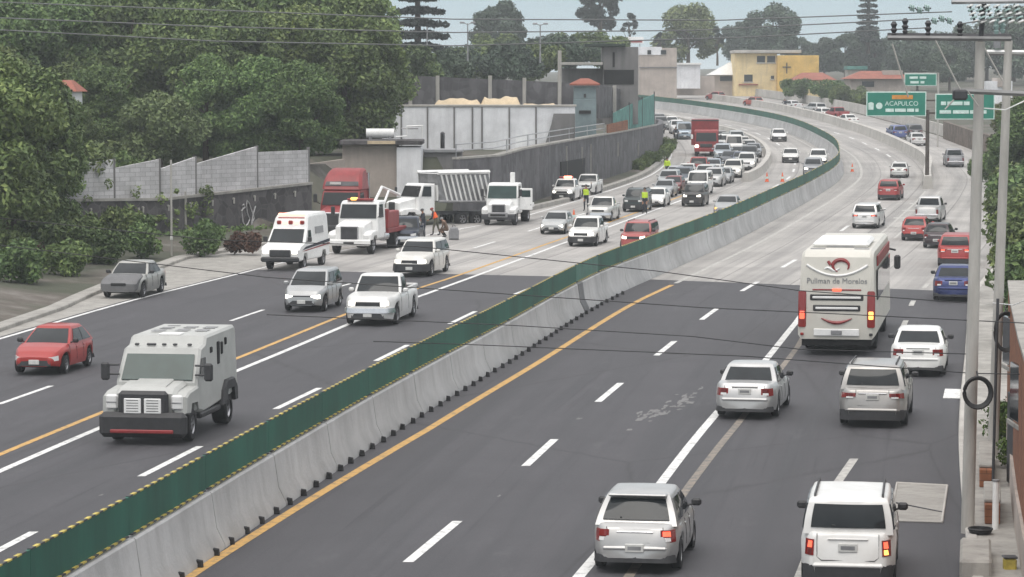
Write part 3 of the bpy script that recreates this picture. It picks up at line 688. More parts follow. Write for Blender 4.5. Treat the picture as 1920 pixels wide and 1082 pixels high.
# ------------------------------------------------------------------ far houses
def house(name,label,px0,px1,pyb,pyt,d,dep,m,extra=None,cat='building'):
    x0,x1=xat(px0,d),xat(px1,d);zb=zat(pyb,d);h=empty(name,((x0+x1)/2,d,zb),0,label,cat);w=(x1-x0)/2
    mb=MB();mb.box(-w,w,0,dep,-1.5,zat(pyt,d)-zb,m,.03);mb.build('wall',h);return h,w,(lambda px:xat(px,d)-h.location.x),(lambda py:zat(py,d)-zb)
d=520
h,w,X,Z=house('yellow_house','two-storey cream and yellow house with a cross on its facade, beside the bend',1376,1455,172,100,d,9,'cream_wall')
mb=MB();mb.box(X(1374),X(1500),-1,9.2,Z(99.6),Z(94),'pale_wall',.05);mb.build('roof',h)
mb=MB();mb.box(X(1455)+.004,X(1532),-1.6,7,-1.5,Z(104),'yellow_wall',.03);mb.build('yellow_wing',h)
mb=MB();mb.box(X(1472)-.1,X(1472)+.1,-1.7,-1.604,Z(138),Z(118),'steel_dark',.01);c=mb.build('cross',h);mb=MB();mb.box(X(1464),X(1480),-1.76,-1.702,Z(127),Z(125),'steel_dark',.01);mb.build('cross_arm',c)
for a,b,t,bt in ((1418,1433,105,117),(1437,1452,105,117),(1394,1410,140,153),(1444,1450,142,148)):
    mb=MB();mb.box(X(a),X(b),-.06,-.004,Z(bt),Z(t),'glass',.01);g=mb.build('window',h)
    mb=MB();mb.box(X(a)-.12,X(b)+.12,-.16,-.062,Z(bt)-.22,Z(bt)-.004,'pale_wall',.02);mb.build('sill',g)
mb=MB();mb.box(X(1384),X(1420),-.35,-.004,Z(160),Z(157.5),'roof_tile',.02);mb.build('ledge',h)
h,w,X,Z=house('garden_house','low house with a white tent-like roof, left of the yellow house',1338,1376,168,141,525,7,'beige_wall')
mb=MB();mb.loft([[(X(1328),-1,Z(140.5)),(X(1384),-1,Z(140.5)),(X(1384),8,Z(140.5)),(X(1328),8,Z(140.5))],[(X(1368),2,Z(117)),(X(1382),2,Z(117)),(X(1382),4,Z(117)),(X(1368),4,Z(117))]],'white_metal');mb.build('roof',h)
mb=MB();mb.box(X(1349),X(1372),-.07,-.004,Z(152),Z(143),'glass',.01);mb.build('window',h)
h,w,X,Z=house('pink_house','pinkish flat-roofed house with small windows, right of the dark concrete house',1199,1268,170,90,480,9,'beige_wall')
mb=MB();mb.box(X(1198),X(1240),-.12,9,Z(103),Z(88),'white_wall',.02);mb.build('parapet',h)
for a,b in ((1213,1220),(1238,1248)):
    mb=MB();mb.box(X(a),X(b),-.2,-.124,Z(102),Z(94),'glass',.01);mb.build('window',h)
mb=MB();mb.box(X(1198),X(1269),-.2,-.004,Z(127.5),Z(125.5),'render_grey',.01);mb.build('floor_band',h)
d=484;q=P(1182,86,d);rs=empty('roof_sign',q,0,'white rooftop sign board above the pink house','sign')
mb=MB();mb.box(-3.2,2.2,0,.3,.4,1.5,'white_metal',.03);mb.build('board',rs)
for x in (-2.6,-.5,1.6):
    mb=MB();mb.cyl((x,.4,-.6),(x,.4,1.2),.06,'grey_metal',n=6);mb.build('leg',rs)
mb=MB();mb.box(-3.0,2.0,-.05,-.004,.55,.8,'red_paint',.005);mb.build('stripe',rs)
h,w,X,Z=house('white_shed','small white shed behind the far wall beside the bare trees',1270,1312,150,122,500,5,'white_wall')
mb=MB();mb.box(X(1268),X(1314),-.5,5,Z(121.6),Z(118),'white_metal',.02);mb.build('roof',h)
d=505;mb=MB();mb.wall([(xat(1196,d),0),(xat(1340,d),2)],-1.5,1.9,.3,'beige_wall');o=mb.build('roadside_wall');o.location=(0,d,zat(163,d));tag(o,'long pinkish roadside wall below the white shed','wall')
def tiled(label,px0,px1,pyb,pye,pyr,d,m='cream_wall'):
    h,w,X,Z=house('tiled_house',label,px0,px1,pyb,pye,d,8,m)
    mb=MB();e=Z(pye)+.01;r=Z(pyr);mb.loft([[(-w-.6,-1,e),(w+.6,-1,e),(w+.6,9,e),(-w-.6,9,e)],[(-w*.55,3,r),(w*.55,3,r),(w*.55,5,r),(-w*.55,5,r)]],'roof_tile');mb.build('roof',h)
    mb=MB();mb.box(-w*.6,-w*.2,-.06,-.004,Z(pyb)*.0+.6,Z(pye)-.4,'glass',.01);mb.build('window',h)
    return h,X,Z
tiled('red-tiled low house just right of the yellow house',1492,1560,165,150,136,495)
h,X,Z=tiled('red-tiled house with a pink chimney block above the sign',1592,1705,170,148,133,470,'beige_wall')
mb=MB();mb.box(X(1655),X(1692),1,3,Z(146),Z(132),'beige_wall',.03);mb.build('chimney',h)
h,w,X,Z=house('green_roof_hut','tiny hut with a mint green roof between the two tiled houses',1588,1622,150,131,530,5,'pale_wall')
mb=MB();mb.box(X(1586),X(1624),-.5,5,Z(130.6),Z(124),'mesh_teal',.03);mb.build('roof',h)
h,w,X,Z=house('white_house','white house with a pink gable half hidden behind the poles',1846,1896,175,152,420,6,'white_wall')
mb=MB();mb.box(X(1868),X(1884),-.3,5,Z(163),Z(146),'beige_wall',.03);mb.build('gable',h)
# low rubble wall along the right lateral road
pl=[P(1752,236,332),P(1800,252,306),P(1850,268,286),P(1885,284,270)]
for p in pl: p.x+=1.2
o=pl[0].copy();o.z=gz(o.y);mb=MB();mb.wall([(p.x-o.x,p.y-o.y) for p in pl],[gz(p.y)-.3-o.z for p in pl],[gz(p.y)+2.0-o.z for p in pl],.4,'stone_brown' if 'stone_brown' in MATS else 'lava_stone');e=mb.build('rubble_wall');e.location=o;tag(e,'brown rubble wall behind the right lateral road below the second sign','wall')
# adobe building on the right edge
AB=empty('adobe_building',(10.9,56,gz(56)),0,'orange-brown adobe building at the right edge of the photo','building');o=Vector(AB.location)
fa=[(Rb(d)+1.33-.012*(78-d),d) for d in (40,50,60,70,78)]
mb=MB();mb.wall([(x-o.x+1.6,y-o.y) for x,y in fa],-.3,4.0,3.2,'adobe');mb.build('wall',AB)
mb=MB();mb.wall([(x-o.x+1.6,y-o.y) for x,y in fa],4.01,4.1,3.24,'kerb_concrete');mb.build('eaves',AB)
for d_,z0,z1 in ((66,.2,2.3),):
    mb=MB();x=Rb(d_)+1.33-.012*(78-d_)-o.x;mb.box(x-.06,x-.0,d_-o.y-.5,d_-o.y+.5,z0,z1,'dark_metal',.01);mb.build('door',AB)
for d_ in (60.5,73):
    mb=MB();x=Rb(d_)+1.33-.012*(78-d_)-o.x;mb.box(x-.07,x+.02,d_-o.y-.7,d_-o.y+.7,2.3,3.5,'glass',.01);g=mb.build('window',AB);mb=MB();mb.box(x-.13,x-.075,d_-o.y-.75,d_-o.y+.75,2.18,2.28,'kerb_concrete',.01);mb.build('sill',g)
mb=MB();mb.wall([(x-o.x-.03,y-o.y) for x,y in fa],.1,.9,.1,'beige_wall');mb.build('plinth',AB)
# ------------------------------------------------------------------ trees
def leaves(centres,radii,nper,size,seed,flat=1.,outward=.5):
    rg=np.random.default_rng(seed);V=[];Fc=[];o=0
    for (c,r,n) in zip(centres,radii,nper):
        dirs=rg.normal(size=(n,3));dirs/=np.linalg.norm(dirs,axis=1)[:,None]
        rad=r*rg.uniform(.25,1.,size=(n,1))**.55;pos=np.array(c)+dirs*rad*np.array([1,1,flat])
        nr=dirs*outward+rg.normal(size=(n,3))*.6+np.array([0,0,.35]);nr/=np.linalg.norm(nr,axis=1)[:,None]
        t=np.cross(nr,rg.normal(size=(n,3)));t/=np.linalg.norm(t,axis=1)[:,None];b=np.cross(nr,t)
        s=size*rg.uniform(.55,1.35,size=(n,1))
        q=np.stack([pos-t*s,pos-b*s*.5+nr*s*.15,pos+t*s,pos+b*s*.5+nr*s*.15],axis=1)
        V.append(q.reshape(-1,3))
    V=np.concatenate(V);n=len(V)//4
    return V,np.arange(n*4).reshape(-1,4)
def leafobj(name,V,Fq,m,parent):
    me=bpy.data.meshes.new(name);me.from_pydata(V.tolist(),[],Fq.tolist());me.materials.append(MATS[m]);me.update()
    o=bpy.data.objects.new(name,me);COL.objects.link(o);o.parent=parent;return o
def trunk(parent,h,r,seed,spread=1.5,nl=5,hb=.35,m='bark'):
    rd=random.Random(seed);mb=MB()
    top=Vector((rd.uniform(-.3,.3),rd.uniform(-.3,.3),h));path=[Vector((0,0,-.3)),Vector((.05,0,h*.3)),Vector((.1*rd.random(),.1,h*.65)),top]
    mb.tube(path,[r*1.25,r,r*.7,r*.25],m,8)
    for k in range(nl):
        a=2*math.pi*k/nl+rd.random();z=h*(hb+.45*k/nl);p=Vector((.05,0,z));q=p+Vector((math.cos(a)*spread*.5,math.sin(a)*spread*.5,h*.15));e=p+Vector((math.cos(a)*spread,math.sin(a)*spread,h*.32))
        mb.tube([p,q,e],[r*.55,r*.35,r*.12],m,6)
    return mb.build('trunk',parent)
def broadleaf(name,seed,h,w,m,nc=34,lp=260,ls=.26,base=.28):
    """crown of many leaf clumps gathered on an uneven dome"""
    t=empty(name);rg=np.random.default_rng(seed);cs=[];rs=[];ns=[]
    for k in range(nc):
        u=rg.uniform(-.75,1);a=rg.uniform(0,2*math.pi);rr=math.sqrt(max(0,1-u*u))*rg.uniform(.55,1.0)
        zc=h*(base+(1-base)*.5)+u*h*(1-base)*.43*rg.uniform(.85,1.08)
        cs.append((w/2*.82*rr*math.cos(a),w/2*.82*rr*math.sin(a),zc));r=w*.13*rg.uniform(.65,1.35);rs.append(r);ns.append(int(lp*(r/(w*.13))**2))
    V,Fq=leaves(cs,rs,ns,ls,seed,.8);leafobj('crown',V,Fq,m,t);trunk(t,h*.8,.035*h*.6+.06,seed,w*.3);return t
def conifer(name,seed,h,w,m,tiers=11,ls=.3,dens=150):
    t=empty(name);cs=[];rs=[];ns=[];rg=np.random.default_rng(seed)
    for k in range(tiers):
        f=k/(tiers-1);z=h*(.14+.84*f);rr=w/2*(1-f)**.75+.12;na=max(3,int(7*(1-f))+3)
        for a in range(na):
            an=2*math.pi*a/na+k*.7+rg.uniform(-.2,.2);q=rr*rg.uniform(.75,1.1)
            for s in (.35,.7,1.):
                cs.append((math.cos(an)*q*s,math.sin(an)*q*s,z-.12*q*s));rs.append(.2+.13*w*(1-f)*(1.25-s*.6));ns.append(int(dens*(1.3-s)*.6)+8)
    V,Fq=leaves(cs,rs,ns,ls,seed,.45);leafobj('crown',V,Fq,m,t);trunk(t,h*.97,.02*h+.05,seed,.3,3);return t
def bush(name,seed,w,h,m,nc=10,lp=120,ls=.14):
    rg=np.random.default_rng(seed);cs=[];rs=[];ns=[]
    for k in range(nc):
        a=rg.uniform(0,2*math.pi);r=rg.uniform(0,.75);cs.append((w/2*r*math.cos(a),w/2*r*math.sin(a),h*rg.uniform(.25,.75)));rs.append(h*.3*rg.uniform(.7,1.2));ns.append(lp)
    V,Fq=leaves(cs,rs,ns,ls,seed);return leafobj(name,V,Fq,m,None)
PROTO={}
def plant(kind,loc,s,rz,label,cat,group=None,sz=None):
    """first use moves the built plant, later ones copy it with its parts"""
    T,used=PROTO[kind]
    o=copy_tree(T) if used else T[0];PROTO[kind]=(T,True)
    o.location=loc;o.rotation_euler=(0,0,rz);o.scale=(s,s,sz or s);tag(o,label,cat)
    if group: o['group']=group
    elif 'group' in o: del o['group']
    return o
def reg(kind,o): PROTO[kind]=(tree_of(o),False)
for i in range(4): reg('big%d'%i,broadleaf('broadleaf_tree',20+i,11,9.5,'leaf_dark',70,600,.18,.0))
reg('olive',broadleaf('flowering_tree',31,6.5,7,'leaf_olive',44,330,.17,.1))
for i in range(3): reg('far%d'%i,broadleaf('broadleaf_tree',40+i,11,12,'leaf_blue',48,260,.36,.0))
reg('tall',broadleaf('eucalyptus_tree',51,16,8.5,'leaf_conifer',40,200,.34,.22))
reg('thin',broadleaf('slender_tree',52,10,5,'leaf_conifer',12,80,.3,.35))
reg('conifer',conifer('conifer_tree',61,16,7,'leaf_conifer'))
reg('cypress',conifer('cypress_tree',62,16,3.6,'leaf_conifer',15,.3,120))
reg('palegreen',broadleaf('broadleaf_tree',71,10,11,'leaf_olive',44,260,.28,.0))
for i in range(2): reg('hedge%d'%i,bush('shrub',80+i,3.,2.4,'leaf_dark',16,230,.15))
reg('brown',bush('dry_shrub',84,2.6,1.3,'leaf_brown',12,140,.12))
reg('farbush',bush('shrub',85,9,4,'leaf_dark',18,420,.22))
reg('oliveb',bush('shrub',86,9,4,'leaf_blue',18,420,.22))
reg('lime',bush('planter_plant',87,.9,.9,'leaf_lime',10,90,.06))
random.seed(5)
G9='plants in the pavement planters'
for d_,s_ in ((72.5,1.1),(74.5,1.3),(69.5,.8)): plant('lime',(Rb(d_)+1.2,d_,gz(d_)+.15),s_,d_,'bright green plant growing beside the adobe building plinth','plant',G9)
G1='dark green trees massed above the block wall';l1='dark green leafy tree crowded in the mass above the pale block wall'
k=0
for d,pxs,s in ((236,(-60,60,180,300,420,540,655),1.35),(212,(0,120,235,340,455,560,640),1.08),(190,(-40,110,200,390,470,560),.72)):
    for px in pxs:
        x=xat(px,d)+random.uniform(-.8,.8);y=d+random.uniform(-4,4)
        plant('big%d'%(k%4),(x,y,plateau(y)-.3),s*random.uniform(.9,1.1),random.uniform(0,6),l1,'tree',G1);k+=1
plant('olive',(xat(300,181),181,plateau(181)-.6),.86,1.,'yellow-green lighter-leaved tree in front of the dark mass, above the block wall','tree')
l2='dark tree overhanging the dirt bank at the left edge';G2='dark trees on the left bank'
for px,d,s in ((20,150,.86),(75,158,.6),(-40,138,.9),(-10,170,.95)):
    x=xat(px,d);plant('big%d'%(k%4),(x,d,gz(d)+.8),s,random.uniform(0,6),l2,'tree',G2);k+=1
plant('big1',(xat(655,214),214,plateau(214)-.2),.62,2.,'smaller dark tree at the right end of the mass, beside the white yard wall','tree')
G3='shrubs on the dirt bank';l3='dark shrub overgrowing the dirt bank below the block wall'
for px,py,s in ((20,520,1.),(60,470,1.2),(110,500,1.),(150,455,1.3),(180,500,.9),(215,470,1.),(30,430,1.4),(100,420,1.4),(250,470,.9),(235,440,1.0),(45,545,.9),(0,480,1.2),(85,455,1.3),(140,485,1.),(175,440,1.3),(200,500,.8),(130,525,.8),(215,430,1.2),(60,400,1.6),(150,400,1.5),(5,395,1.7)):
    g=ground(px,py);plant('hedge%d'%(k%2),(g.x,g.y,zleft(g.x,g.y)-.2),s*.95,random.uniform(0,6),l3,'shrub',G3);k+=1
g=ground(270,488);plant('hedge0',(g.x,g.y,zleft(g.x,g.y)),.75,1,'rounded shrub with pale leaves right behind the wrecked car','shrub')
g=ground(388,482);plant('hedge1',(g.x,g.y,zleft(g.x,g.y)),.8,1,'round green shrub in front of the stone wall drain channels','shrub')
g=ground(455,478);plant('brown',(g.x,g.y,zleft(g.x,g.y)),.95,1,'reddish dry shrub at the foot of the stone wall, left of the ambulance','shrub')
g=ground(90,500);plant('brown',(g.x,g.y,zleft(g.x,g.y)),.8,2,'reddish dry shrub on the dirt bank above the red hatchback','shrub')
G4='weeds along the retaining wall';l4='green weed shrub at the foot of the dark retaining wall'
for i in range(9):
    x,y,t=along(rw,.47+.035*i);plant('hedge%d'%(i%2),(x+.9,y,gz(y)-.3),.55+.05*(i%3),i,l4,'shrub',G4)
# right side greenery
G5='hedge shrubs by the right pavement';l5='dark green hedge shrub behind the concrete poles on the right'
for px,d,s in ((1812,243,.75),(1832,238,1.0),(1856,228,1.25),(1885,222,1.5),(1905,205,1.6),(1880,196,1.4),(1900,180,1.6),(1885,165,1.3),(1905,150,1.5),(1893,135,1.3),(1898,118,1.3),(1908,102,1.2),(1912,92,1.1)):
    x=xat(px,d)+.6;plant('hedge%d'%(k%2),(x,d,gz(d)+.1),s*.9,random.uniform(0,6),l5,'shrub',G5);k+=1
plant('olive',(xat(1912,250),250,gz(250)),1.0,1,'olive-brown tree at the right edge beside the second sign','tree')
plant('big2',(xat(1935,205),205,gz(205)-.5),.75,1,'dark tree at the right edge above the hedge shrubs','tree')
# far background
def fp(kind,px,pyb,d,s,label,cat='tree',group=None,sz=None):
    q=P(px,pyb,d);plant(kind,(q.x,d,q.z-.3),s,px*.37,label,cat,group,sz)
G6='hazy trees closing the horizon';l6='hazy grey-green tree closing the horizon behind the roadside houses'
k=0
for px,pyb,d,s in ((1585,150,640,.95),(1640,148,650,1.0),(1700,150,640,1.0),(1750,152,620,.95),(1800,150,610,1.05),(1850,150,600,1.1),(1900,150,590,1.35),(1545,140,690,.8),(1620,120,760,.9),(1780,165,520,.7),(1720,165,530,.7),(1930,160,560,1.4),(1500,120,700,.6)):
    fp('far%d'%(k%3),px,pyb,d,s,l6,'tree',G6);k+=1
fp('far0',1450,120,660,1.25,'broad rounded hazy tree rising behind the yellow house')
fp('far2',1395,118,690,.95,'hazy tree just left of the broad one behind the yellow house')
fp('palegreen',1290,125,600,1.35,'pale yellow-green tree behind the white shed')
fp('tall',1126,105,560,1.15,'tall dark feathery tree left of the rooftop sign')
fp('thin',1180,100,580,.85,'sparse small tree right behind the rooftop sign')
fp('far1',938,108,520,.92,'rounded dark tree between the two street lamps')
fp('far0',1035,98,560,.35,'very small round tree right of the second street lamp')
fp('conifer',783,140,330,1.02,'tall dark conifer with layered boughs at the end of the tree mass')
fp('cypress',1627,95,640,1.3,'tall narrow dark cypress standing above the horizon trees')
fp('thin',1345,118,560,.75,'thin bare-looking tree left of the yellow house')
fp('thin',1238,112,590,.6,'faint small tree between pink house and pale tree')
G7='scrub behind the column wall';l7='green scrub bush behind the dark column wall'
for i,(px,pyb,d,s) in enumerate(((700,140,268,1.),(760,142,275,1.1),(830,143,280,1.),(880,142,330,1.2),(950,140,320,1.3),(1010,140,330,1.3),(1060,118,340,1.2),(1090,108,380,1.3),(1000,112,430,1.3),(930,108,440,1.4),(860,125,420,1.2),(1120,110,420,1.3))):
    fp('farbush' if i%2 else 'oliveb',px,pyb+13,d,s*.9,l7,'shrub',G7)
G8='bushes behind the parapet wall';l8='dark bush growing behind the pale parapet wall of the bend'
for px,pyb,d,s in ((1500,180,475,1.),(1545,188,460,1.1),(1590,194,450,1.),(1475,172,490,.7),(1640,200,430,.8)):
    fp('farbush',px,pyb,d,s*.8,l8,'shrub',G8)

# tangled undergrowth over the left bank and along the wall foot
cs=[];rs=[];ns=[];rd=random.Random(9)
for k in range(900):
    px,py=rd.uniform(-30,300),rd.uniform(415,560)
    if py>560-.35*px-25 or (px>170 and py>505): continue
    g=ground(px,py);z=zleft(g.x,g.y)
    if z>gz(g.y)+2.2: continue
    cs.append((g.x,g.y,z+rd.uniform(0,.5)));rs.append(rd.uniform(.3,.95));ns.append(70)
for k in range(200):
    x,y,t=along(sw,rd.random()*.9);cs.append((x+.6*t.y+rd.uniform(0,.6),y-.6-rd.uniform(0,1.2),gz(y)+rd.uniform(0,.35)));rs.append(rd.uniform(.15,.4));ns.append(36)
V,Fq=leaves(cs,rs,ns,.13,5);o=leafobj('undergrowth',V,Fq,'leaf_dark',None);tag(o,kind='stuff')
cs=[];rs=[];ns=[]
for k in range(150):
    x,y,t=along(sw,rd.random()**1.3);cs.append((x+t.y*.35,y-.35,rd.uniform(gz(y),wz(x)+1.5*rd.random()**2)));rs.append(rd.uniform(.15,.45));ns.append(40)
cs=[c for c in cs if c[0]<-17.5];V,Fq=leaves(cs,rs,ns,.11,6);o=leafobj('creeper',V,Fq,'leaf_dark',None);tag(o,'dark creeper hanging over the left end of the stone wall','creeper')

d=176;h,w,X,Z=house('tree_house','small red-roofed house peeking out between the dark trees at upper left',100,138,205,172,d,4,'white_wall')
mb=MB();e=Z(172)+.01;r=Z(150);mb.loft([[(-w-.3,-.4,e),(w+.3,-.4,e),(w+.3,4.4,e),(-w-.3,4.4,e)],[(-w*.5,1.5,r),(w*.5,1.5,r),(w*.5,2.5,r),(-w*.5,2.5,r)]],'roof_tile');mb.build('roof',h)
mb=MB();mb.box(-w,w,0,4,plateau(d)-h.location.z,-1.502,'beige_wall',.02);mb.build('lower_wall',h)

plant('big3',(xat(128,170),170,plateau(170)-.4),.5,1.3,'lower dark tree right behind the block wall, under the small red-roofed house','tree')
# ------------------------------------------------------------------ cars
SILVER=(.42,.425,.43);WHITE=(.82,.82,.81);RED=(.36,.025,.02);DARK=(.035,.037,.042);BLUE=(.03,.045,.16);NAVY=(.02,.028,.05);GREY=(.2,.205,.21);BEIGE=(.41,.40,.39)
CT={
'round':dict(L=3.85,W=1.67,H=1.43,belt=.9,prof=[(0,.82),(.03,.9),(.62,.89),(.73,.93),(.86,.84),(.95,.72),(1,.58)],cowl=.74,rf=.52,rr=.2,rb=.03,w0=.18,w1=.815,wr=.29,rw=.68,win=[(.10,.46),(.49,.88)]),
'hatch':dict(L=3.9,W=1.70,H=1.5,belt=.95,prof=[(0,.88),(.03,.95),(.62,.93),(.72,.97),(.93,.80),(1,.64)],cowl=.73,rf=.53,rr=.13,rb=.02,w0=.175,w1=.81,wr=.3,rw=.72,win=[(.05,.22),(.25,.55),(.58,.90)]),
'sedan':dict(L=4.45,W=1.74,H=1.45,belt=.93,prof=[(0,.90),(.02,.99),(.17,1.01),(.28,.94),(.66,.93),(.715,.96),(.93,.80),(1,.63)],cowl=.715,rf=.55,rr=.29,rb=.165,w0=.205,w1=.82,wr=.31,rw=.74,win=[(.08,.18),(.2,.52),(.55,.90)]),
'suv':dict(L=4.75,W=1.86,H=1.69,belt=1.08,prof=[(0,1.02),(.03,1.1),(.66,1.09),(.72,1.13),(.95,1.0),(1,.78)],cowl=.72,rf=.58,rr=.07,rb=.015,w0=.19,w1=.82,wr=.36,rw=.76,win=[(.04,.22),(.25,.55),(.58,.91)],rails=True),
'boxy':dict(L=4.4,W=1.78,H=1.72,belt=1.1,prof=[(0,1.07),(.02,1.1),(.68,1.1),(.72,1.12),(.96,1.06),(1,.9)],cowl=.72,rf=.63,rr=.04,rb=.008,w0=.19,w1=.82,wr=.35,rw=.82,win=[(.04,.26),(.29,.6),(.63,.92)],rails=True),
'mpv':dict(L=4.05,W=1.7,H=1.63,belt=1.0,prof=[(0,.95),(.03,1.0),(.74,1.0),(.79,1.02),(.95,.84),(1,.64)],cowl=.79,rf=.58,rr=.07,rb=.02,w0=.18,w1=.81,wr=.31,rw=.76,win=[(.04,.24),(.27,.58),(.61,.90)]),
'van':dict(L=4.9,W=1.9,H=2.0,belt=1.15,prof=[(0,1.1),(.02,1.15),(.84,1.15),(.88,1.17),(.97,1.0),(1,.75)],cowl=.885,rf=.76,rr=.03,rb=.01,w0=.2,w1=.84,wr=.33,rw=.84,win=[(.04,.3),(.33,.62),(.65,.92)]),
'pickup':dict(L=5.5,W=1.97,H=1.84,belt=1.14,prof=[(0,1.13),(.01,1.15),(.38,1.15),(.66,1.14),(.69,1.18),(.96,1.1),(1,.88)],cowl=.69,rf=.58,rr=.43,rb=.41,w0=.22,w1=.83,wr=.38,rw=.78,win=[(.1,.86)],bed=.39),
'crew':dict(L=5.2,W=1.83,H=1.78,belt=1.1,prof=[(0,1.08),(.01,1.1),(.34,1.1),(.68,1.1),(.72,1.14),(.96,1.02),(1,.82)],cowl=.72,rf=.61,rr=.35,rb=.325,w0=.22,w1=.83,wr=.36,rw=.78,win=[(.06,.46),(.5,.9)],bed=.305),
}
class Outline: pass
def make_car(kind,name,metal=False,front='lit0',rear='lit0',opts=()):
    """one car: body with its glasshouse shell, panes, lamps, bumpers, mirrors, wheels. Front is +x"""
    c=CT[kind];L,Wd,H,belt=c['L'],c['W'],c['H'],c['belt'];hL=L/2;hW=Wd/2
    root=empty(name);pm='paint_metallic' if metal else 'paint'
    fx=lambda f:-hL+f*L
    def hwf(x):
        e=min(1,(hL-x)/.95) if x>0 else min(1,(hL+x)/.62);e=max(e,0)
        return hW*((.70 if x>0 else .79)+(.30 if x>0 else .21)*(1-(1-e)**2.4))
    zt=lambda x: interp(c['prof'],(x+hL)/L)
    wr=c['wr'];xw=(fx(c['w0']),fx(c['w1']));ra=wr+.075
    def zb(x):
        e=min(1,(hL-abs(x))/.6);z=.17+.09*(1-max(e,0))
        for w in xw:
            if abs(x-w)<ra: z=max(z,wr+math.sqrt(ra*ra-(x-w)**2)*.98)
        return z
    xs=set([-hL,-hL+.03,-hL+.1,-hL+.22,-hL+.4,hL-.45,hL-.3,hL-.18,hL-.08,hL-.02,hL]+[fx(p[0]) for p in c['prof']])
    for w in xw:
        for k in range(-6,7): xs.add(w+ra*math.sin(k*math.pi/12))
        xs.add(w-ra-.015);xs.add(w+ra+.015)
    for k in range(1,12): xs.add(-hL+L*k/12)
    xs=sorted(xs);xs=[x for i,x in enumerate(xs) if i==0 or x-xs[i-1]>.008]
    def ring(x,s=1.):
        w=hwf(x);b=zb(x);t=zt(x);sh=max(t-.055,b+.1);h=sh-b
        half=[(.0,b),(.8*w,b),(.94*w,b+.04),(.995*w,b+.3*h),(1.0*w,b+.55*h),(.985*w,b+.78*h),(.955*w,sh-.01),(.90*w,t-.012),(.8*w,t),(.4*w,t+.012)]
        pts=[(x,-y,z) for y,z in half[:0:-1]]
        full=[(x,0,b)]+[(x,y,z) for y,z in half[1:]]+[(x,0,t+.016)]+[(x,-y,z) for y,z in half[:0:-1]]
        def bx(q):
            f=max(0,min(1,(.68-q[2])/.14));g=max(0,min(1,(hL-abs(x))/.35));return (q[0]+(.06 if x>0 else -.07)*f*(1-g),q[1],q[2])
        full=[bx(q) for q in full]
        if s!=1.:
            zc=(b+t)/2;full=[(q[0],q[1]*s,zc+(q[2]-zc)*s) for q in full]
        return full
    rings=[ring(x) for x in xs];a=ring(-hL,.9);a=[(p[0]-.035,p[1],p[2]) for p in a];z=ring(hL,.88);z=[(p[0]+.05,p[1],p[2]) for p in z]
    rings=[a]+rings+[z];n=len(rings[0]);clad='clad' in opts
    def band(i,k):
        if k in (0,n-1): return 'underbody'
        if clad and k in (1,2,n-2,n-3): return 'trim'
        if k in (1,n-2): return 'trim'
        return pm
    mb=MB();mb.loft(rings,pm,True,mband=band)
    # glasshouse shell
    xc,xf,xr,xb=fx(c['cowl']),fx(c['rf']),fx(c['rr']),fx(c['rb']);z0=belt-.05;z1=H-.07;rw=c['rw']
    bow=.16;bowr=.08
    def lev(v):
        bulge=.03*math.sin(math.pi*v)
        return dict(xf=xc+(xf-xc)*v+bulge*1.2,xr=xb+(xr-xb)*v-bulge*.8,hw=hW*(.935+(rw-.935)*v)+bulge*.6,z=z0+(z1-z0)*v)
    def pf(u,v,o=0):
        l=lev(v);return (l['xf']-bow*u*u*(1-.4*v)+o*.8,u*l['hw'],l['z']+o*.5)
    def pr(u,v,o=0):
        l=lev(v);return (l['xr']+bowr*u*u-o*.85,u*l['hw'],l['z']+o*.45)
    def ps(s,v,sg,o=0):
        l=lev(v);a=l['xr']+bowr;b=l['xf']-bow*(1-.4*v);bl=.02*math.sin(math.pi*s);return (a+(b-a)*s,sg*(l['hw']+bl+o),l['z']+o*.25)
    gr=[]
    for v in (0,.25,.5,.75,.92,1.):
        r=[pf(u,v) for u in (-1,-.9,-.6,-.3,0,.3,.6,.9,1)]+[ps(s,v,1) for s in (.9,.7,.5,.3,.1)]+[pr(u,v) for u in (1,.9,.6,.3,0,-.3,-.6,-.9,-1)]+[ps(s,v,-1) for s in (.1,.3,.5,.7,.9)]
        gr.append(r)
    l=lev(1.);cx=(l['xf']+l['xr'])/2
    for s,dz in ((.975,.02),(.93,.04),(.84,.056),(.5,.075)): gr.append([(cx+(p[0]-cx)*(s if s>.6 else .6),p[1]*s,l['z']+dz) for p in gr[5]])
    mb.loft(gr,pm)
    if 'bed' in c:
        xe=fx(c['bed']);xa=-hL+.09
        mb.box(xa,xe,-hW*.82,hW*.82,zt(0)-.5,zt(-hL+.3)+.019,'underbody',.0)
        for sg in (-1,1): mb.box(-hL+.02,xe,sg*hW*.86-.05,sg*hW*.86+.05,zt(-hL+.3)-.04,zt(-hL+.3)+.1,pm,.03)
        mb.box(-hL-.005,-hL+.09,-hW*.86,hW*.86,zt(-hL+.3)-.1,zt(-hL+.3)+.1,pm,.03)
    body=mb.build('body',root,ang=38)
    def pane(fn,u0,u1,v0,v1,nm,nu=8,nv=4,m='glass',th=.028,inset=0):
        mb=MB();A=[];Bk=[]
        for j in range(nv+1):
            for i in range(nu+1):
                u=u0+(u1-u0)*i/nu;v=v0+(v1-v0)*j/nv;A.append(fn(u,v,th));Bk.append(fn(u,v,-.02))
        k=len(A);fs=[];w=nu+1
        for j in range(nv):
            for i in range(nu): q=j*w+i;fs+=[(q,q+1,q+w+1,q+w),(k+q,k+q+w,k+q+w+1,k+q+1)]
        ed=[i for i in range(w)]+[j*w+nu for j in range(1,nv+1)]+[nv*w+i for i in range(nu-1,-1,-1)]+[j*w for j in range(nv-1,0,-1)]
        for a_,b_ in zip(ed,ed[1:]+ed[:1]): fs.append((a_,b_,k+b_,k+a_))
        mb.add(A+Bk,fs,m);return mb.build(nm,root)
    wtop=.93
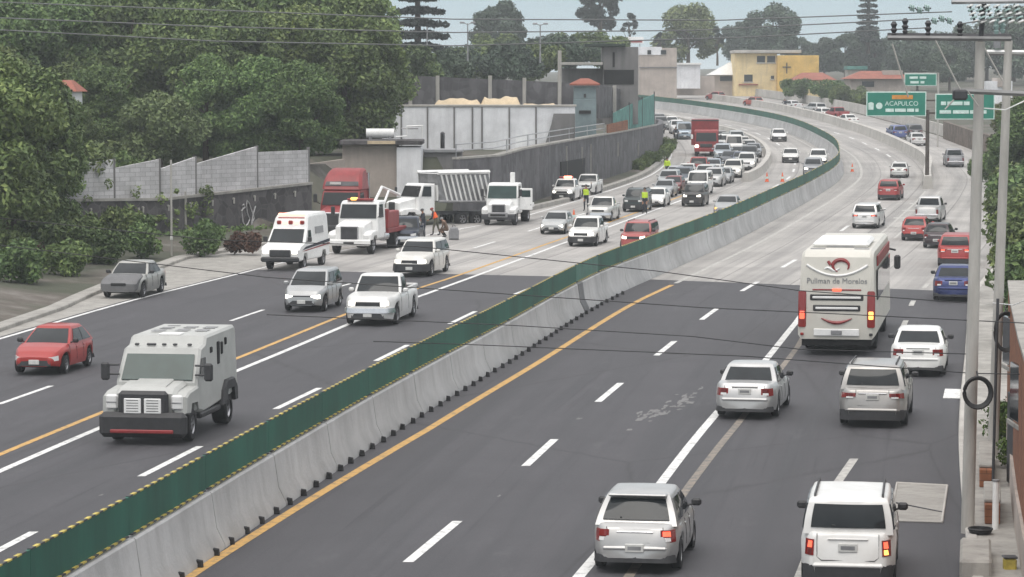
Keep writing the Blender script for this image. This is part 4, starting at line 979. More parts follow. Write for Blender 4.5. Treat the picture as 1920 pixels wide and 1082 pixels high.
    pane(pf,-.9,.9,.1,wtop,'windshield',10,8)
    pane(pr,-.84,.84,.2 if kind!='sedan' else .12,.9,'rear_window',10,8)
    for sg in (-1,1):
        for s0,s1 in c['win']: pane(lambda s,v,o,sg=sg:ps(s,v,sg,o),s0,s1,.14,.9,'side_window',4,3)
    # outlines for the lamps and trims
    def outl(sgn):
        if sgn>0: pts=[(hL+.05,0),(hL+.05,.6*hW),(hL+.03,.655*hW),(hL,.70*hW)]+[(x,hwf(x)) for x in [hL-.02-.03*k for k in range(26)]]
        else: pts=[(-hL-.035,0),(-hL-.035,.7*hW),(-hL-.02,.745*hW),(-hL,.79*hW)]+[(x,hwf(x)) for x in [-hL+.02+.03*k for k in range(26)]]
        return pts
    def samp(pts,s):
        for a_,b_ in zip(pts,pts[1:]):
            l=math.hypot(b_[0]-a_[0],b_[1]-a_[1])
            if s<=l: t=s/l;return (a_[0]+(b_[0]-a_[0])*t,a_[1]+(b_[1]-a_[1])*t,(b_[1]-a_[1])/l,-(b_[0]-a_[0])/l)
            s-=l
        return (*pts[-1],0,1)
    def patch(sgn,side,s0,s1,za,zc,m,nm,out=.018,n=8,mb=None,sh=None):
        pts=outl(sgn);own=mb is None;mb=mb or MB();rings=[]
        for k in range(n+1):
            s=s0+(s1-s0)*k/n;x,y,nx,ny=samp(pts,s)
            if sgn<0: nx=-abs(nx)
            else: nx=abs(nx)
            ny=abs(ny)
            f=sh(k/n) if sh else (0,1);l=za+(zc-za)*f[0];h=za+(zc-za)*f[1];tb=1-.06*max(0,(h-.6))
            rings.append([(x+nx*out,side*(y*tb+ny*out),l),(x+nx*out*.7,side*(y*tb*.99+ny*out*.7),h),(x-nx*.06,side*(y*tb*.99-ny*.06),h),(x-nx*.06,side*(y*tb-ny*.06),l)])
        mb.loft(rings,m)
        return mb.build(nm,root) if own else mb
    zh=zt(hL-.12)-.06;zr=zt(-hL+.05)-.06
    lit={'lit0':('lamp_clear','lamp_red'),'lit1':('lamp_white_lit','lamp_red_lit'),'amber':('lamp_amber_lit','lamp_red_lit')}
    big='boxlamp' in opts
    wl=.36 if kind in('pickup','van','boxy') else .46;y0=.46*hW if kind not in('pickup','crew') else .52*hW
    for sg in (-1,1):
        patch(1,sg,y0,y0+wl,zh-.17,zh,lit[front][0],'headlight',.022,14,sh=lambda t:(0.1*t,.75+.25*t))
        if kind in ('suv','boxy','hatch','round','mpv','van'):
            v=kind
            h0,h1={'suv':(zr-.19,zr-.04),'boxy':(zr-.36,zr-.06),'hatch':(zr-.24,zr+.0),'round':(zr-.3,zr-.02),'mpv':(zr-.4,zr-.02),'van':(zr-.45,zr-.1)}[kind]
            s0,s1={'suv':(.5*hW,.5*hW+.5),'boxy':(.72*hW,.72*hW+.24),'hatch':(.6*hW,.6*hW+.36),'round':(.68*hW,.68*hW+.28),'mpv':(.68*hW,.68*hW+.3),'van':(.72*hW,.72*hW+.22)}[kind]
        elif kind=='sedan': h0,h1,s0,s1=zr-.23,zr-.02,.54*hW,.54*hW+.4
        else: h0,h1,s0,s1=zr-.42,zr-.1,.76*hW,.76*hW+.2
        tl=patch(-1,sg,s0,s1,h0,h1,'lamp_red','taillight',.028,18,sh=(lambda t:(.0,1)) if kind!='suv' else (lambda t:(.35*(1-t),1)))
        hh=h1-h0;ll=s1-s0;on=rear=='lit1'
        for q0,q1,z_0,z_1,mm in ((.12,.5,.5,.9,('lamp_red_lit' if sg<0 or kind!='hatch' else 'lamp_red') if on else 'lamp_red_deep'),(.12,.5,.1,.4,'lamp_clear' if kind in('hatch','suv','sedan') else ('lamp_amber_lit' if on and sg<0 else 'lamp_red_deep'))):
            k=MB();patch(-1,sg,s0+ll*q0,s0+ll*q1,h0+hh*z_0,h0+hh*z_1,mm,'x',.036,6,k);lo=k.build('lamp_lens',tl)
    mb=MB()
    for sg in (-1,1): patch(1,sg,0,y0-.03,zh-.18,zh-.03,'trim','g',.02,6,mb)
    gr_=mb.build('grille',root)
    mb=MB()
    for sg in (-1,1): patch(1,sg,0,  .62*hW,.3,.47,'trim','g',.075,6,mb)
    mb.build('lower_intake',root)
    mb=MB()
    for sg in (-1,1): patch(-1,sg,0,.93*hW,.22,.36 if not clad else .5,'trim','g',.085,10,mb)
    mb.build('rear_apron',root)
    if 'blackbumper' in opts:
        mb=MB()
        for sg in (-1,1): patch(1,sg,0,1.2*hW,.28,.62,'trim','g',.09,12,mb)
        mb.build('front_bumper',root)
    if 'chromebumper' in opts:
        mb=MB()
        for sg in (-1,1): patch(1,sg,0,1.2*hW,.5,.68,'chrome','g',.1,12,mb)
        mb.build('front_bumper',root)
    if 'bullbar' in opts:
        mb=MB();mb.tube([(hL+.1,-.5,.45),(hL+.14,-.5,.95),(hL+.14,.5,.95),(hL+.1,.5,.45)],.04,'trim');mb.tube([(hL+.13,-.5,.7),(hL+.13,.5,.7)],.03,'trim');mb.build('bull_bar',root)
    # shut lines of the doors and of the tailgate
    for sg in (-1,1):
        for f in (.36,.545,.735) if kind not in('pickup',) else (.44,.70):
            x=fx(f);r_=ring(x);half=r_[1:9] if sg>0 else [(p[0],-p[1],p[2]) for p in r_[1:9]]
            pth=[(p[0],p[1]+sg*.001,p[2]) for p in half[2:7]]
            mb=MB();mb.tube(pth,.009,'trim',4);mb.build('door_seam',root)
    if kind in('hatch','suv','boxy','sedan','mpv','van'):
        w_=.64*hW if kind!='suv' else .48*hW;zl=.6 if kind!='boxy' else .58
        mb=MB();mb.tube([(-hL-.036,w_,zr+.05),(-hL-.038,w_,zl+.06),(-hL-.06,w_*.86,zl),(-hL-.06,-w_*.86,zl),(-hL-.038,-w_,zl+.06),(-hL-.036,-w_,zr+.05)],.009,'trim',4);mb.build('tailgate_seam',root)
    # tailgate crease and bumper lip, plates
    if kind not in ('pickup','crew'):
        mb=MB();zc_=.62 if kind in('sedan',) else .55
        mb.rbox((-hL-.075,0,zc_-.06),(.09,Wd*.74,.09),pm,.035);mb.build('rear_bumper',root)
        mb=MB();mb.rbox((-hL-.035,0,zr-.05 if kind!='sedan' else zr+.02),(.05,Wd*.42,.03),'chrome' if kind in('suv','hatch') else pm,.01);mb.build('tailgate_trim',root)
    else:
        mb=MB();mb.rbox((-hL-.08,0,.55),(.14,Wd*.9,.16),'chrome',.04);mb.build('rear_bumper',root)
    zp={'sedan':.78,'suv':.84,'boxy':.82,'hatch':.5}.get(kind,.6)
    mb=MB();rx=-hL-(.05 if zp>.62 else .1);mb.rbox((rx,0,zp),(.05,.36,.16),'plate',.01);mb.box(rx-.03,rx-.0255,-.13,.13,zp-.035,zp+.035,'grey_metal');mb.build('license_plate',root)
    mb=MB();mb.rbox((hL+.125,0,.42),(.03,.34,.15),'plate',.01);mb.build('license_plate',root)
    for sg in (-1,1):
        mb=MB();mb.rbox((xc-.32,sg*(hW*.95+.13),belt+.1),(.12,.2,.15),'trim' if 'blackmirror' in opts else pm,.04);mb.tube([(xc-.33,sg*hW*.88,belt+.03),(xc-.33,sg*(hW*.95+.08),belt+.06)],.025,'trim');mb.build('mirror',root)
        for f in ((.5,) if kind in('pickup',) else (.33,.53)):
            x=fx(f)+.0;mb=MB();mb.rbox((x,sg*(hW*.985),belt-.13),(.16,.03,.035),pm,.01);mb.build('door_handle',root)
    if c.get('rails') and (kind!='suv' or 'rails' in opts):
        for sg in (-1,1):
            mb=MB();mb.tube([(xr+.25,sg*hW*rw*.86,H-.05),(xr+.3,sg*hW*rw*.86,H+.03),(xf-.2,sg*hW*rw*.86,H+.03),(xf-.15,sg*hW*rw*.86,H-.05)],.022,'trim',6);mb.build('roof_rail',root)
    if 'spoiler' in opts:
        mb=MB();mb.rbox((xr-.02,0,H-.045),(.26,hW*rw*1.85,.05),pm,.02);mb.build('spoiler',root)
    if kind in('suv','boxy','hatch'):
        mb=MB();mb.tube([(xr-.03,.0,lev(.2)['z']+.03),(lev(.3)['xr']-.04,.3,lev(.3)['z'])],.012,'trim',4);mb.build('wiper',root)
    add_wheels(root,[(w,sg*(hW-.11),wr,.2) for w in xw for sg in (-1,1)])
    return root
WH={}
def add_wheels(root,lst):
    """each wheel: a hub, under it tyre and rim as pieces of their own"""
    for x,y,r,w in lst:
        sg=1 if y>0 else -1;key=(round(r,3),round(w,3),sg)
        if key not in WH:
            mb=MB();pr=[(-w/2,.6*r),(-w/2,.9*r),(-.38*w,.99*r),(.38*w,.99*r),(w/2,.9*r),(w/2,.6*r)];nn=20
            mb.loft([[(rr*math.cos(2*math.pi*k/nn),a,rr*math.sin(2*math.pi*k/nn)) for k in range(nn)] for a,rr in pr],'rubber',False)
            ty=mb.build('tyre');mb=MB();ys=sg*w*.42;vs=[(0,ys,0)];fs=[];mm=[]
            mb.loft([[(rr*math.cos(2*math.pi*k/nn),a,rr*math.sin(2*math.pi*k/nn)) for k in range(nn)] for a,rr in ((ys*.6,.63*r),(ys,.62*r),(ys*1.02,.55*r),(ys*.8,.5*r),(ys*.85,.16*r),(ys*.9,.001))],'alloy',False,mband=lambda i,k:'underbody' if (i==3 and k%4>=2) else 'alloy')
            ri=mb.build('rim');mb=MB();mb.cyl((0,-w*.3,0),(0,w*.3,0),r*.3,'underbody',n=10);hb=mb.build('wheel')
            WH[key]=(hb,ty,ri)
            ob=(hb,ty,ri)
        else: 
            ob=[]
            for o in WH[key]: q=o.copy();COL.objects.link(q);ob.append(q)
        hb,ty,ri=ob;hb.parent=root;hb.location=(x,y,r);ty.parent=hb;ri.parent=hb
CARS={}
def paintit(o,col):
    for q in [o]+list(kids(o)):
        q.color=(*col,1)
        for g in kids(q): g.color=(*col,1)
NAMES={'round':('hatchback_car','car'),'hatch':('hatchback_car','car'),'sedan':('sedan_car','car'),'suv':('suv_car','suv'),'boxy':('boxy_suv','suv'),'mpv':('minivan_car','minivan'),'van':('passenger_van','van'),'pickup':('pickup_truck','pickup'),'crew':('crew_cab_pickup','pickup')}
def place(o,px,py,L,side,yaw=0.,dist=None):
    """px,py: where the middle of the near end meets the road in the photo"""
    g=ground(px,py);t=tang(g.y);c=g+t*(L/2);c.z=gz(c.y)+.012
    sl=(gz(c.y+2)-gz(c.y-2))/4
    a=math.atan2(t.y,t.x)+(math.pi if side=='L' else 0)+R(yaw)
    o.location=c;o.rotation_euler=(0,(-sl if side=='R' else sl),a)
def car(kind,col,px,py,side,label,yaw=0.,metal=False,front='lit0',rear='lit0',opts=(),group=None,sc=None):
    key=(kind,metal,front,rear,tuple(opts))
    if key not in CARS:
        o=make_car(kind,NAMES[kind][0],metal,front,rear,opts);CARS[key]=tree_of(o)
    else: o=copy_tree(CARS[key])
    s0=interp([(70,1.),(100,1.03),(135,1.0),(158,.88),(230,.87),(300,.96)],ground(px,py).y);sc=s0*(sc or 1)
    place(o,px,py,CT[kind]['L']*sc,side,yaw);o.scale=(sc,)*3;paintit(o,col)
    tag(o,label,NAMES[kind][1],group)
    if 'beacon' in label:
        mb=MB();mb.rbox((.25,0,CT[kind]['H']+.1),(.3,1.2,.16),'lamp_red',.05);bb=mb.build('light_bar',o);mb=MB();mb.rbox((.3,.15,CT[kind]['H']+.12),(.3,.7,.2),'beacon_lit',.05);mb.build('beacon',bb)
    return o
GL='vehicles queueing on the left carriageway';GR='vehicles driving away on the right carriageway';GF='vehicles on the far bend'
# right carriageway, seen from behind
car('hatch',(.5,.5,.5),1197,1076,'R','silver hatchback with one bright red tail light, lowest car in the middle lane',-2,True,'lit0','lit1',('spoiler','blackmirror'),GR)
car('boxy',WHITE,1593,1110,'R','boxy white suv with black lower bumper, beside the grey access cover',-1,False,'lit0','lit1',('clad','blackmirror'),GR)
car('sedan',(.55,.555,.56),1404,787,'R','silver sedan straddling the white line behind the white bus',-3,True,'lit0','lit0',('blackmirror',),GR)
car('suv',BEIGE,1641,803,'R','grey-beige silver suv with chrome trim, between bus and access cover',-2,True,'lit0','lit0',('clad','blackmirror','rails'),GR)
car('sedan',WHITE,1723,707,'R','white sedan with red tail lights, right behind the bus in the outer lane',-1,False,'lit0','lit0',('blackmirror',),GR)
car('sedan',BLUE,1787,566,'R','dark blue sedan with white reflections, half behind the front concrete pole',0,True,'lit0','lit0',('blackmirror',),GR)
car('suv',(.36,.03,.03),1790,502,'R','red suv directly ahead of the dark blue sedan, partly behind the pole',0,False,'lit0','lit1',('clad',),GR)
car('hatch',(.05,.035,.04),1758,466,'R','dark maroon hatchback between the two red cars right of the bus',-3,True,'lit0','lit0',('blackmirror',),GR)
car('hatch',(.4,.04,.035),1716,452,'R','red hatchback just ahead of the dark maroon one and behind a white pickup',-3,False,'lit0','lit0',('clad',),GR)
car('crew',(.6,.6,.6),1741,418,'R','white pickup with a dark rear window, ahead of the red hatchback',-3,True,'lit0','lit0',('blackmirror',),GR)
car('suv',(.7,.7,.7),1624,429,'R','white suv with lit lamps, immediately ahead of the bus roof',-3,True,'lit0','lit1',(),GR)
car('suv',(.36,.035,.035),1667,376,'R','red suv driving alone short of the split island',-2,False,'lit0','lit0',('clad',),GR)
car('sedan',(.6,.61,.6),1686,334,'R','silver white sedan just left of the sign post foot',-1,True,'lit0','lit0',(),GR)
car('crew',(.3,.3,.32),1790,314,'R','grey pickup on the right lateral road beside the hedge',2,True,'lit0','lit0',(),GR)
car('sedan',(.68,.68,.68),1721,274,'R','white sedan lowest of three cars left of the second sign',4,False,'lit0','lit0',(),GF)
car('suv',(.1,.1,.11),1714,260,'R','dark grey suv behind the white sedan, below the road signs',5,True,'lit0','lit0',(),GF)
car('suv',(.09,.12,.3),1685,262,'R','blue suv on the left of three cars below the road signs',5,True,'lit0','lit0',(),GF)
car('sedan',WHITE,1594,235,'R','white sedan lowest of the far cars, left of the green sign',14,False,'lit0','lit0',(),GF)
car('crew',(.3,.03,.035),1577,225,'R','dark red pickup among the far white cars on the bend',12,False,'lit0','lit0',(),GF)
car('hatch',WHITE,1545,222,'R','white hatchback lower of two far white cars left of the dark red pickup',13,False,'lit0','lit0',(),GF)
car('suv',(.6,.6,.6),1534,214,'R','silver suv half behind the far white hatchback',14,True,'lit0','lit0',(),GF)
car('sedan',(.7,.7,.71),1490,206,'R','white sedan on the far bend beside a dark motorcycle',20,False,'lit0','lit0',(),GF)
car('hatch',(.4,.08,.06),1418,199,'R','red hatchback of two far red cars, the nearer one',22,False,'lit0','lit0',(),GF)
car('hatch',(.33,.045,.04),1347,188,'R','red hatchback farthest up the bend, below the pinkish roadside wall',26,False,'lit0','lit0',(),GF)
# left carriageway, seen from the front
car('round',(.38,.022,.018),66,704,'L','bright red hatchback alone in the left lane, next to the armoured truck',0,False,'lit0','lit0',('blackmirror',),GL)
car('mpv',(.46,.47,.48),566,586,'L','silver minivan beside the white pickup on the dark asphalt',0,True,'lit1','lit0',(),GL)
car('pickup',(.76,.76,.755),690,612,'L','large white pickup with chrome bumper, nearest of the queue',0,False,'lit1','lit0',('chromebumper',),GL)
car('suv',(.72,.71,.68),768,520,'L','white suv just behind the large white pickup',0,False,'lit1','lit0',('blackbumper',),GL)
car('sedan',(.5,.51,.51),1034,440,'L','silver sedan left of the small white compact, by an orange cone',0,True,'lit1','lit0',(),GL)
car('crew',WHITE,1089,463,'L','small white pickup with black bumper and plate, beside the red jeep',0,False,'lit1','lit0',('blackbumper',),GL)
car('boxy',(.4,.08,.075),1187,473,'L','red jeep with glaring headlights right against the green screen',0,False,'lit1','lit0',('blackmirror',),GL)
car('pickup',(.62,.62,.6),1121,416,'L','silver pickup beside the worker in the lime vest',0,True,'lit0','lit0',('chromebumper',),GL,.93)
car('boxy',(.045,.06,.062),1187,398,'L','dark green black suv with white plate behind the silver pickup',0,True,'lit0','lit0',('blackbumper',),GL)
car('crew',WHITE,1053,378,'L','white pickup with dark bumper and red beacon by the retaining wall',0,False,'lit1','lit0',('blackbumper','bullbar'),GL)
car('pickup',(.7,.7,.69),1096,366,'L','white pickup half hidden behind the one with the red roof lamps',0,False,'lit0','lit0',(),GL,.93)
car('sedan',WHITE,1224,389,'L','white sedan right beside the dark green black suv',0,False,'lit1','lit0',(),GL)
car('sedan',(.4,.42,.44),1241,371,'L','silver sedan behind the white one, third row of the queue',0,True,'lit0','lit0',(),GL)
car('suv',(.45,.47,.48),1249,356,'L','silver suv at the wall side of the queue near the lime-vested person',0,True,'lit1','lit0',(),GL)
car('suv',(.10,.12,.15),1275,350,'L','dark blue-grey suv with a pale plate in mid queue',0,True,'lit0','lit0',('blackbumper',),GL)
car('boxy',(.05,.045,.045),1297,388,'L','black jeep with two bright headlights in front of the white van',0,False,'lit1','lit0',('bullbar',),GL)
car('van',WHITE,1306,366,'L','white van immediately behind the black jeep',0,False,'lit1','lit0',(),GL)
car('suv',(.55,.55,.55),1334,351,'L','silver suv right behind the white van',0,True,'lit0','lit0',(),GL)
car('sedan',(.42,.43,.44),1358,405,'L','silver sedan with one yellow headlight beside the green screen',0,True,'amber','lit0',(),GL)
car('suv',(.74,.73,.7),1372,334,'L','wide white suv leading the inner queue next to the island barrier',0,False,'lit1','lit0',(),GL)
car('suv',(.72,.72,.72),1399,320,'L','white suv behind the wide white one along the island barrier',0,False,'lit1','lit0',(),GL)
car('crew',(.35,.04,.035),1307,331,'L','red pickup with glowing amber lamps below the red box truck',0,False,'amber','lit0',('blackbumper',),GL)
car('sedan',(.35,.4,.46),1335,327,'L','light blue sedan between red pickup and wide white suv',0,True,'lit0','lit0',(),GL)
car('suv',(.09,.095,.1),1404,306,'L','dark suv inside the curve of the island barrier',0,True,'lit0','lit0',(),GL)
car('sedan',(.3,.32,.35),1413,296,'L','grey sedan last but one along the island barrier',0,True,'lit0','lit0',(),GL)
car('sedan',(.08,.085,.1),1367,312,'L','dark sedan behind the wide white suv in the queue middle',0,True,'lit0','lit0',(),GL)
car('suv',(.45,.5,.55),1354,302,'L','pale blue suv right of the amber-lamped red pickup',0,True,'lit0','lit0',(),GL)
car('sedan',(.6,.62,.64),1346,292,'L','silver sedan directly right of the red box truck nose',0,True,'lit1','lit0',(),GL)
car('van',WHITE,1377,290,'L','bright white van at the back of the inner queue',0,False,'lit1','lit0',(),GL)
car('hatch',(.62,.61,.58),1394,283,'L','pale hatchback with a large windscreen behind the bright white van',0,False,'lit0','lit0',(),GL)
car('sedan',(.25,.26,.25),1366,274,'L','grey-brown sedan beside the mirror of the red box truck',0,True,'lit0','lit0',(),GL)
car('sedan',WHITE,1462,266,'L','white sedan higher up of two on the empty fast lanes',0,False,'lit0','lit0',('blackbumper',),GL)
car('sedan',(.72,.72,.71),1482,306,'L','white sedan lower of two on the empty fast lanes, beyond the cones',0,False,'lit1','lit0',('blackbumper',),GL)
car('suv',WHITE,1534,313,'L','white suv with dark grille beside the bend of the green screen',0,False,'lit1','lit0',('blackbumper',),GL)
car('suv',(.3,.31,.33),1523,331,'L','grey suv with lit headlights nearest the bend of the green screen',0,True,'lit1','lit0',(),GL)
car('sedan',(.35,.36,.37),1240,234,'L','grey sedan at the far back, right at the end of the retaining wall',0,True,'lit0','lit0',(),GL)
car('suv',(.2,.2,.2),1242,244,'L','dark grey suv at the back of the wall-side queue behind the motorcycle',0,True,'lit0','lit0',(),GL)
car('sedan',WHITE,1263,240,'L','white sedan far back, left of the red box truck top',0,False,'lit0','lit0',(),GL)
car('suv',(.72,.72,.73),1272,252,'L','white suv left of the red box truck, before the blue-grey van',0,False,'lit0','lit0',(),GL)
car('van',(.3,.36,.42),1284,262,'L','blue-grey van tight against the left side of the red box truck',0,True,'lit0','lit0',(),GL)

for kind,col,px,py,label,mt,ft in (('sedan',(.5,.5,.5),1384,301,'silver sedan boxed in beside the dark suv near the island curve',True,'lit1'),('suv',(.7,.7,.69),1360,283,'white suv in the densest part of the inner queue right of the red box truck',False,'lit0'),
 ('sedan',(.12,.14,.2),1388,313,'dark blue sedan squeezed between the two white suvs of the inner queue',True,'lit0'),('hatch',(.66,.66,.65),1334,340,'white hatchback behind the light blue sedan',False,'lit1'),('sedan',(.3,.3,.3),1352,270,'dark grey sedan behind the red box truck on the inner side',True,'lit0'),
 ('suv',(.62,.62,.61),1318,345,'silver suv with lit headlights between dark blue-grey suv and white van',True,'lit1'),('sedan',(.4,.41,.42),1352,345,'grey sedan in the gap between silver suv and wide white suv',True,'lit0'),('sedan',(.7,.7,.69),1284,337,'white sedan ahead of the red pickup with amber lamps',False,'lit1'),('hatch',(.5,.52,.55),1262,343,'silver hatchback near the lime-vested person at the queue head',True,'lit1'),('suv',(.5,.52,.53),1383,275,'silver-blue suv at the tail of the inner queue beside the kerb wall',True,'lit0'),('sedan',(.68,.68,.67),1405,289,'white sedan hugging the kerb wall at the tail of the queue',False,'lit0'),('hatch',(.2,.05,.05),1258,364,'dark red hatchback between two silver cars near the wall-side queue',False,'lit0')):
    car(kind,col,px,py,'L',label,0,mt,ft,'lit0',(),GL)
# ------------------------------------------------------------------ lorries, bus, ambulance
def quadpane(root,name,pts,m,th=.03):
    """thin solid pane over four corners"""
    p=[Vector(q) for q in pts];n=(p[1]-p[0]).cross(p[3]-p[0]).normalized()*th
    mb=MB();mb.loft([[q-n for q in p],[q+n for q in p]],m);return mb.build(name,root,smooth=False)
def truck_cab(root,W,pm,hood=1.7,zf=1.35,zc=1.65,cabl=1.7,H=2.7,wr=.5,bumper='white_metal',grille='grey_metal',visor=None,glassm='glass',gw=.42,lit='lamp_clear',bz=(.45,.85)):
    """bonneted lorry cab; front of the bumper at x=0, body runs to -x"""
    hw=W/2
    mb=MB();mb.prism([(-.16,.75),(-.14,zf-.12),(-.3,zf),(-hood,zc),(-hood-.1,.75)],hw*.66,pm,.1,taper=lambda z:1.0);mb.build('hood',root)
    for sg in (-1,1):
        mb=MB();y=sg*hw*.8
        mb.prism([(-.12,.78),(-.14,1.08),(-.35,1.22),(-1.3,1.3),(-1.65,1.15),(-1.75,.8),(-1.45,.82),(-1.35,1.02),(-.75,1.02),(-.62,.78)],hw*.2,pm,.05,y0=y);mb.build('fender',root)
        mb=MB();mb.rbox((-.14,sg*hw*.78,.98),(.1,hw*.28,.2),lit,.04);mb.build('headlight',root)
        mb=MB();mb.rbox((-hood+.25,sg*(hw+.14),zc+.45),(.12,.22,.5),'trim',.04);mb.tube([(-hood,sg*hw*.92,zc+.1),(-hood+.25,sg*(hw+.1),zc+.25)],.025,'trim');mb.build('mirror',root)
    mb=MB();mb.prism([(-hood+.05,.75),(-hood,zc-.02),(-hood-.35,H-.12),(-hood-.55,H),(-hood-cabl,H),(-hood-cabl,.75)],hw*.93,pm,.08,taper=lambda z:1-.06*max(0,(z-zc)/(H-zc)));mb.build('cab',root)
    f=lambda v:(-hood+.02-.35*v,zc+.02+(H-.16-zc)*v)
    a,b=f(.04),f(.92);quadpane(root,'windshield',[(a[0],-hw*.84,a[1]),(a[0],hw*.84,a[1]),(b[0],hw*.8,b[1]),(b[0],-hw*.8,b[1])],glassm)
    for sg in (-1,1): quadpane(root,'side_window',[(-hood-.25,sg*hw*.925,zc+.08),(-hood-1.1,sg*hw*.925,zc+.08),(-hood-1.1,sg*hw*.885,H-.2),(-hood-.45,sg*hw*.885,H-.2)],'glass')
    mb=MB();mb.rbox((-.13,0,(zf+.62)/2),(.1,hw*2*gw,zf-.72),grille,.04)
    g=mb.build('grille',root);mb=MB();z0=.78;k=0
    mb=MB();mb.rbox((-.09,0,(zf+.62)/2),(.06,hw*2*gw-.12,zf-.86),'dark_metal',.02)
    mb.build('grille_mesh',g)
    mb=MB();mb.rbox((-.06,0,sum(bz)/2),(.2,W*.98,bz[1]-bz[0]-.06),bumper,.06);mb.build('bumper',root)
    mb=MB();mb.rbox((.03,0,bz[0]+.18),(.03,.6,.14),'trim',.01);mb.build('license_plate',root)
    if visor:
        mb=MB();mb.prism([(-hood-.18,H-.16),(-hood-.02,H-.24),(-hood-.0,H-.2),(-hood-.3,H-.02)],hw*.88,visor,.02);mb.build('sun_visor',root)
    return root
def frame_rails(root,x0,x1,z=.75):
    mb=MB();mb.box(x1,x0,-.5,.5,z-.15,z+.1,'dark_metal',.02);mb.build('chassis',root)
def put(o,px,py,side,yaw=0.,sc=1.05,head=None):
    g=ground(px,py);t=tang(g.y);o.location=(g.x,g.y,gz(g.y)+.012)
    a=(math.atan2(t.y,t.x)+(math.pi if side=='L' else 0)+R(yaw)) if head is None else head
    o.rotation_euler=(0,0,a);o.scale=(sc,)*3
# ---- armoured truck
o=empty('armoured_truck',label='pale grey armoured cash truck with black bumper and white grille plates',cat='armoured truck');W=2.3;hw=1.15
mb=MB();mb.prism([(-1.4,.75),(-1.42,1.5),(-1.95,2.22),(-2.05,2.36),(-2.55,2.44),(-2.72,2.64),(-5.95,2.68),(-6.05,2.6),(-6.05,.85),(-5.6,.8),(-2.1,.62)],hw*.96,'armour' if 'armour' in MATS else 'white_metal',.07,taper=lambda z:1-.05*max(0,z-1.5));mb.build('body',o)
mb=MB();mb.prism([(-.25,.8),(-.22,1.32),(-.5,1.45),(-1.5,1.56),(-1.55,.8)],hw*.72,'armour',.1);mb.prism([(-.55,1.44),(-.6,1.5),(-1.4,1.6),(-1.45,1.5)],hw*.42,'armour',.03);mb.build('hood',o)
for sg in (-1,1):
    mb=MB();mb.prism([(-.18,.8),(-.2,1.25),(-.55,1.36),(-1.5,1.42),(-1.6,1.0),(-1.48,.75),(-1.4,1.0),(-.75,1.03),(-.62,.75)],hw*.16,'armour',.05,y0=sg*hw*.83);mb.build('fender',o)
    mb=MB();mb.rbox((-.2,sg*hw*.76,1.1),(.14,.32,.4),'lamp_clear',.05);h=mb.build('headlight',o)
    mb=MB();mb.rbox((-.125,sg*hw*.76,1.1),(.02,.28,.03),'grey_metal',.005);mb.build('lamp_bar',h)
    mb=MB();mb.rbox((-1.45,sg*(hw+.26),1.78),(.12,.24,.48),'trim',.05);mb.tube([(-1.5,sg*hw*.9,1.7),(-1.46,sg*(hw+.2),1.7)],.03,'trim');mb.tube([(-1.5,sg*hw*.9,1.95),(-1.46,sg*(hw+.2),1.95)],.03,'trim');mb.build('mirror',o)
    quadpane(o,'side_window',[(-1.75,sg*hw*.965,1.65),(-2.35,sg*hw*.965,1.65),(-2.35,sg*hw*.94,2.1),(-2.0,sg*hw*.94,2.1)],'glass')
    for x,z,a,b in ((-3.1,2.35,.2,.16),(-3.9,2.2,.22,.62),(-4.3,2.3,.16,.34),(-4.75,2.45,.14,.2)):
        mb=MB();mb.rbox((x,sg*hw*.925,z-.12),(a,.07,b),'underbody',.02);mb.build('gun_port',o)
    mb=MB();mb.prism([(-4.0,.62),(-4.15,1.02),(-4.5,1.28),(-5.35,1.28),(-5.7,1.0),(-5.75,.62),(-5.45,.62),(-5.3,1.02),(-4.6,1.02),(-4.4,.62)],.1,'trim',.03,y0=sg*hw*.95);mb.build('wheel_arch',o)
    mb=MB();mb.rbox((-2.9,sg*hw*.9,.58),(2.2,.16,.16),'trim',.04);mb.build('running_board',o)
    mb=MB();mb.rbox((-2.55,sg*hw*.965,1.55),(.18,.05,.06),'chrome',.02);mb.build('door_handle',o)
mb=MB();mb.rbox((-.06,0,.52),(.34,W*1.02,.66),'trim',.12);mb.build('bumper',o)
mb=MB();mb.rbox((.12,0,.36),(.05,W*.74,.1),'red_paint',.03);mb.build('bumper_stripe',o)
mb=MB();mb.rbox((-.1,0,1.08),(.2,1.34,.66),'trim',.09);g=mb.build('grille',o)
for sg in (-1,1):
    mb=MB();mb.rbox((.015,sg*.27,1.02),(.04,.46,.4),'white_metal',.02)
    for k in range(5): mb.box(.03,.0395,sg*.27-.16,sg*.27+.16,.88+k*.07,.895+k*.07,'trim')
    mb.build('grille_plate',g)
quadpane(o,'windshield',[(-1.44,-hw*.84,1.56),(-1.44,hw*.84,1.56),(-1.9,hw*.8,2.2),(-1.9,-hw*.8,2.2)],'green_glass')
mb=MB();mb.rbox((-1.62,0,1.58),(.1,1.0,.03),'trim',.01);mb.tube([(-1.48,.5,1.6),(-1.6,-.1,1.72)],.014,'trim',4);mb.tube([(-1.48,-.3,1.6),(-1.6,-.75,1.72)],.014,'trim',4);mb.build('wiper',o)
for y in (-.75,-.35,.0,.3,.7):
    mb=MB();mb.rbox((-2.24,y,2.44),(.09,.12 if y!=-.35 else .26,.06),'dark_metal',.02);mb.build('marker_lamp',o)
mb=MB()
for k in range(7):
    for y in (-.55,.05,.6): 
        if (k+int(y*10))%3: mb.rbox((-3.6-k*.3,y,2.685),(.16,.34,.012),'grey_metal',.004)
mb.build('roof_lettering',o,smooth=False)
mb=MB();mb.rbox((-3.0,0,2.66),(.5,.6,.06),'white_metal',.02);mb.build('roof_hatch',o)
add_wheels(o,[(-1.05,s*(hw-.2),.43,.28) for s in (-1,1)]+[(-4.95,s*(hw-.24),.43,.42) for s in (-1,1)])
put(o,268,835,'L',0,1.0)
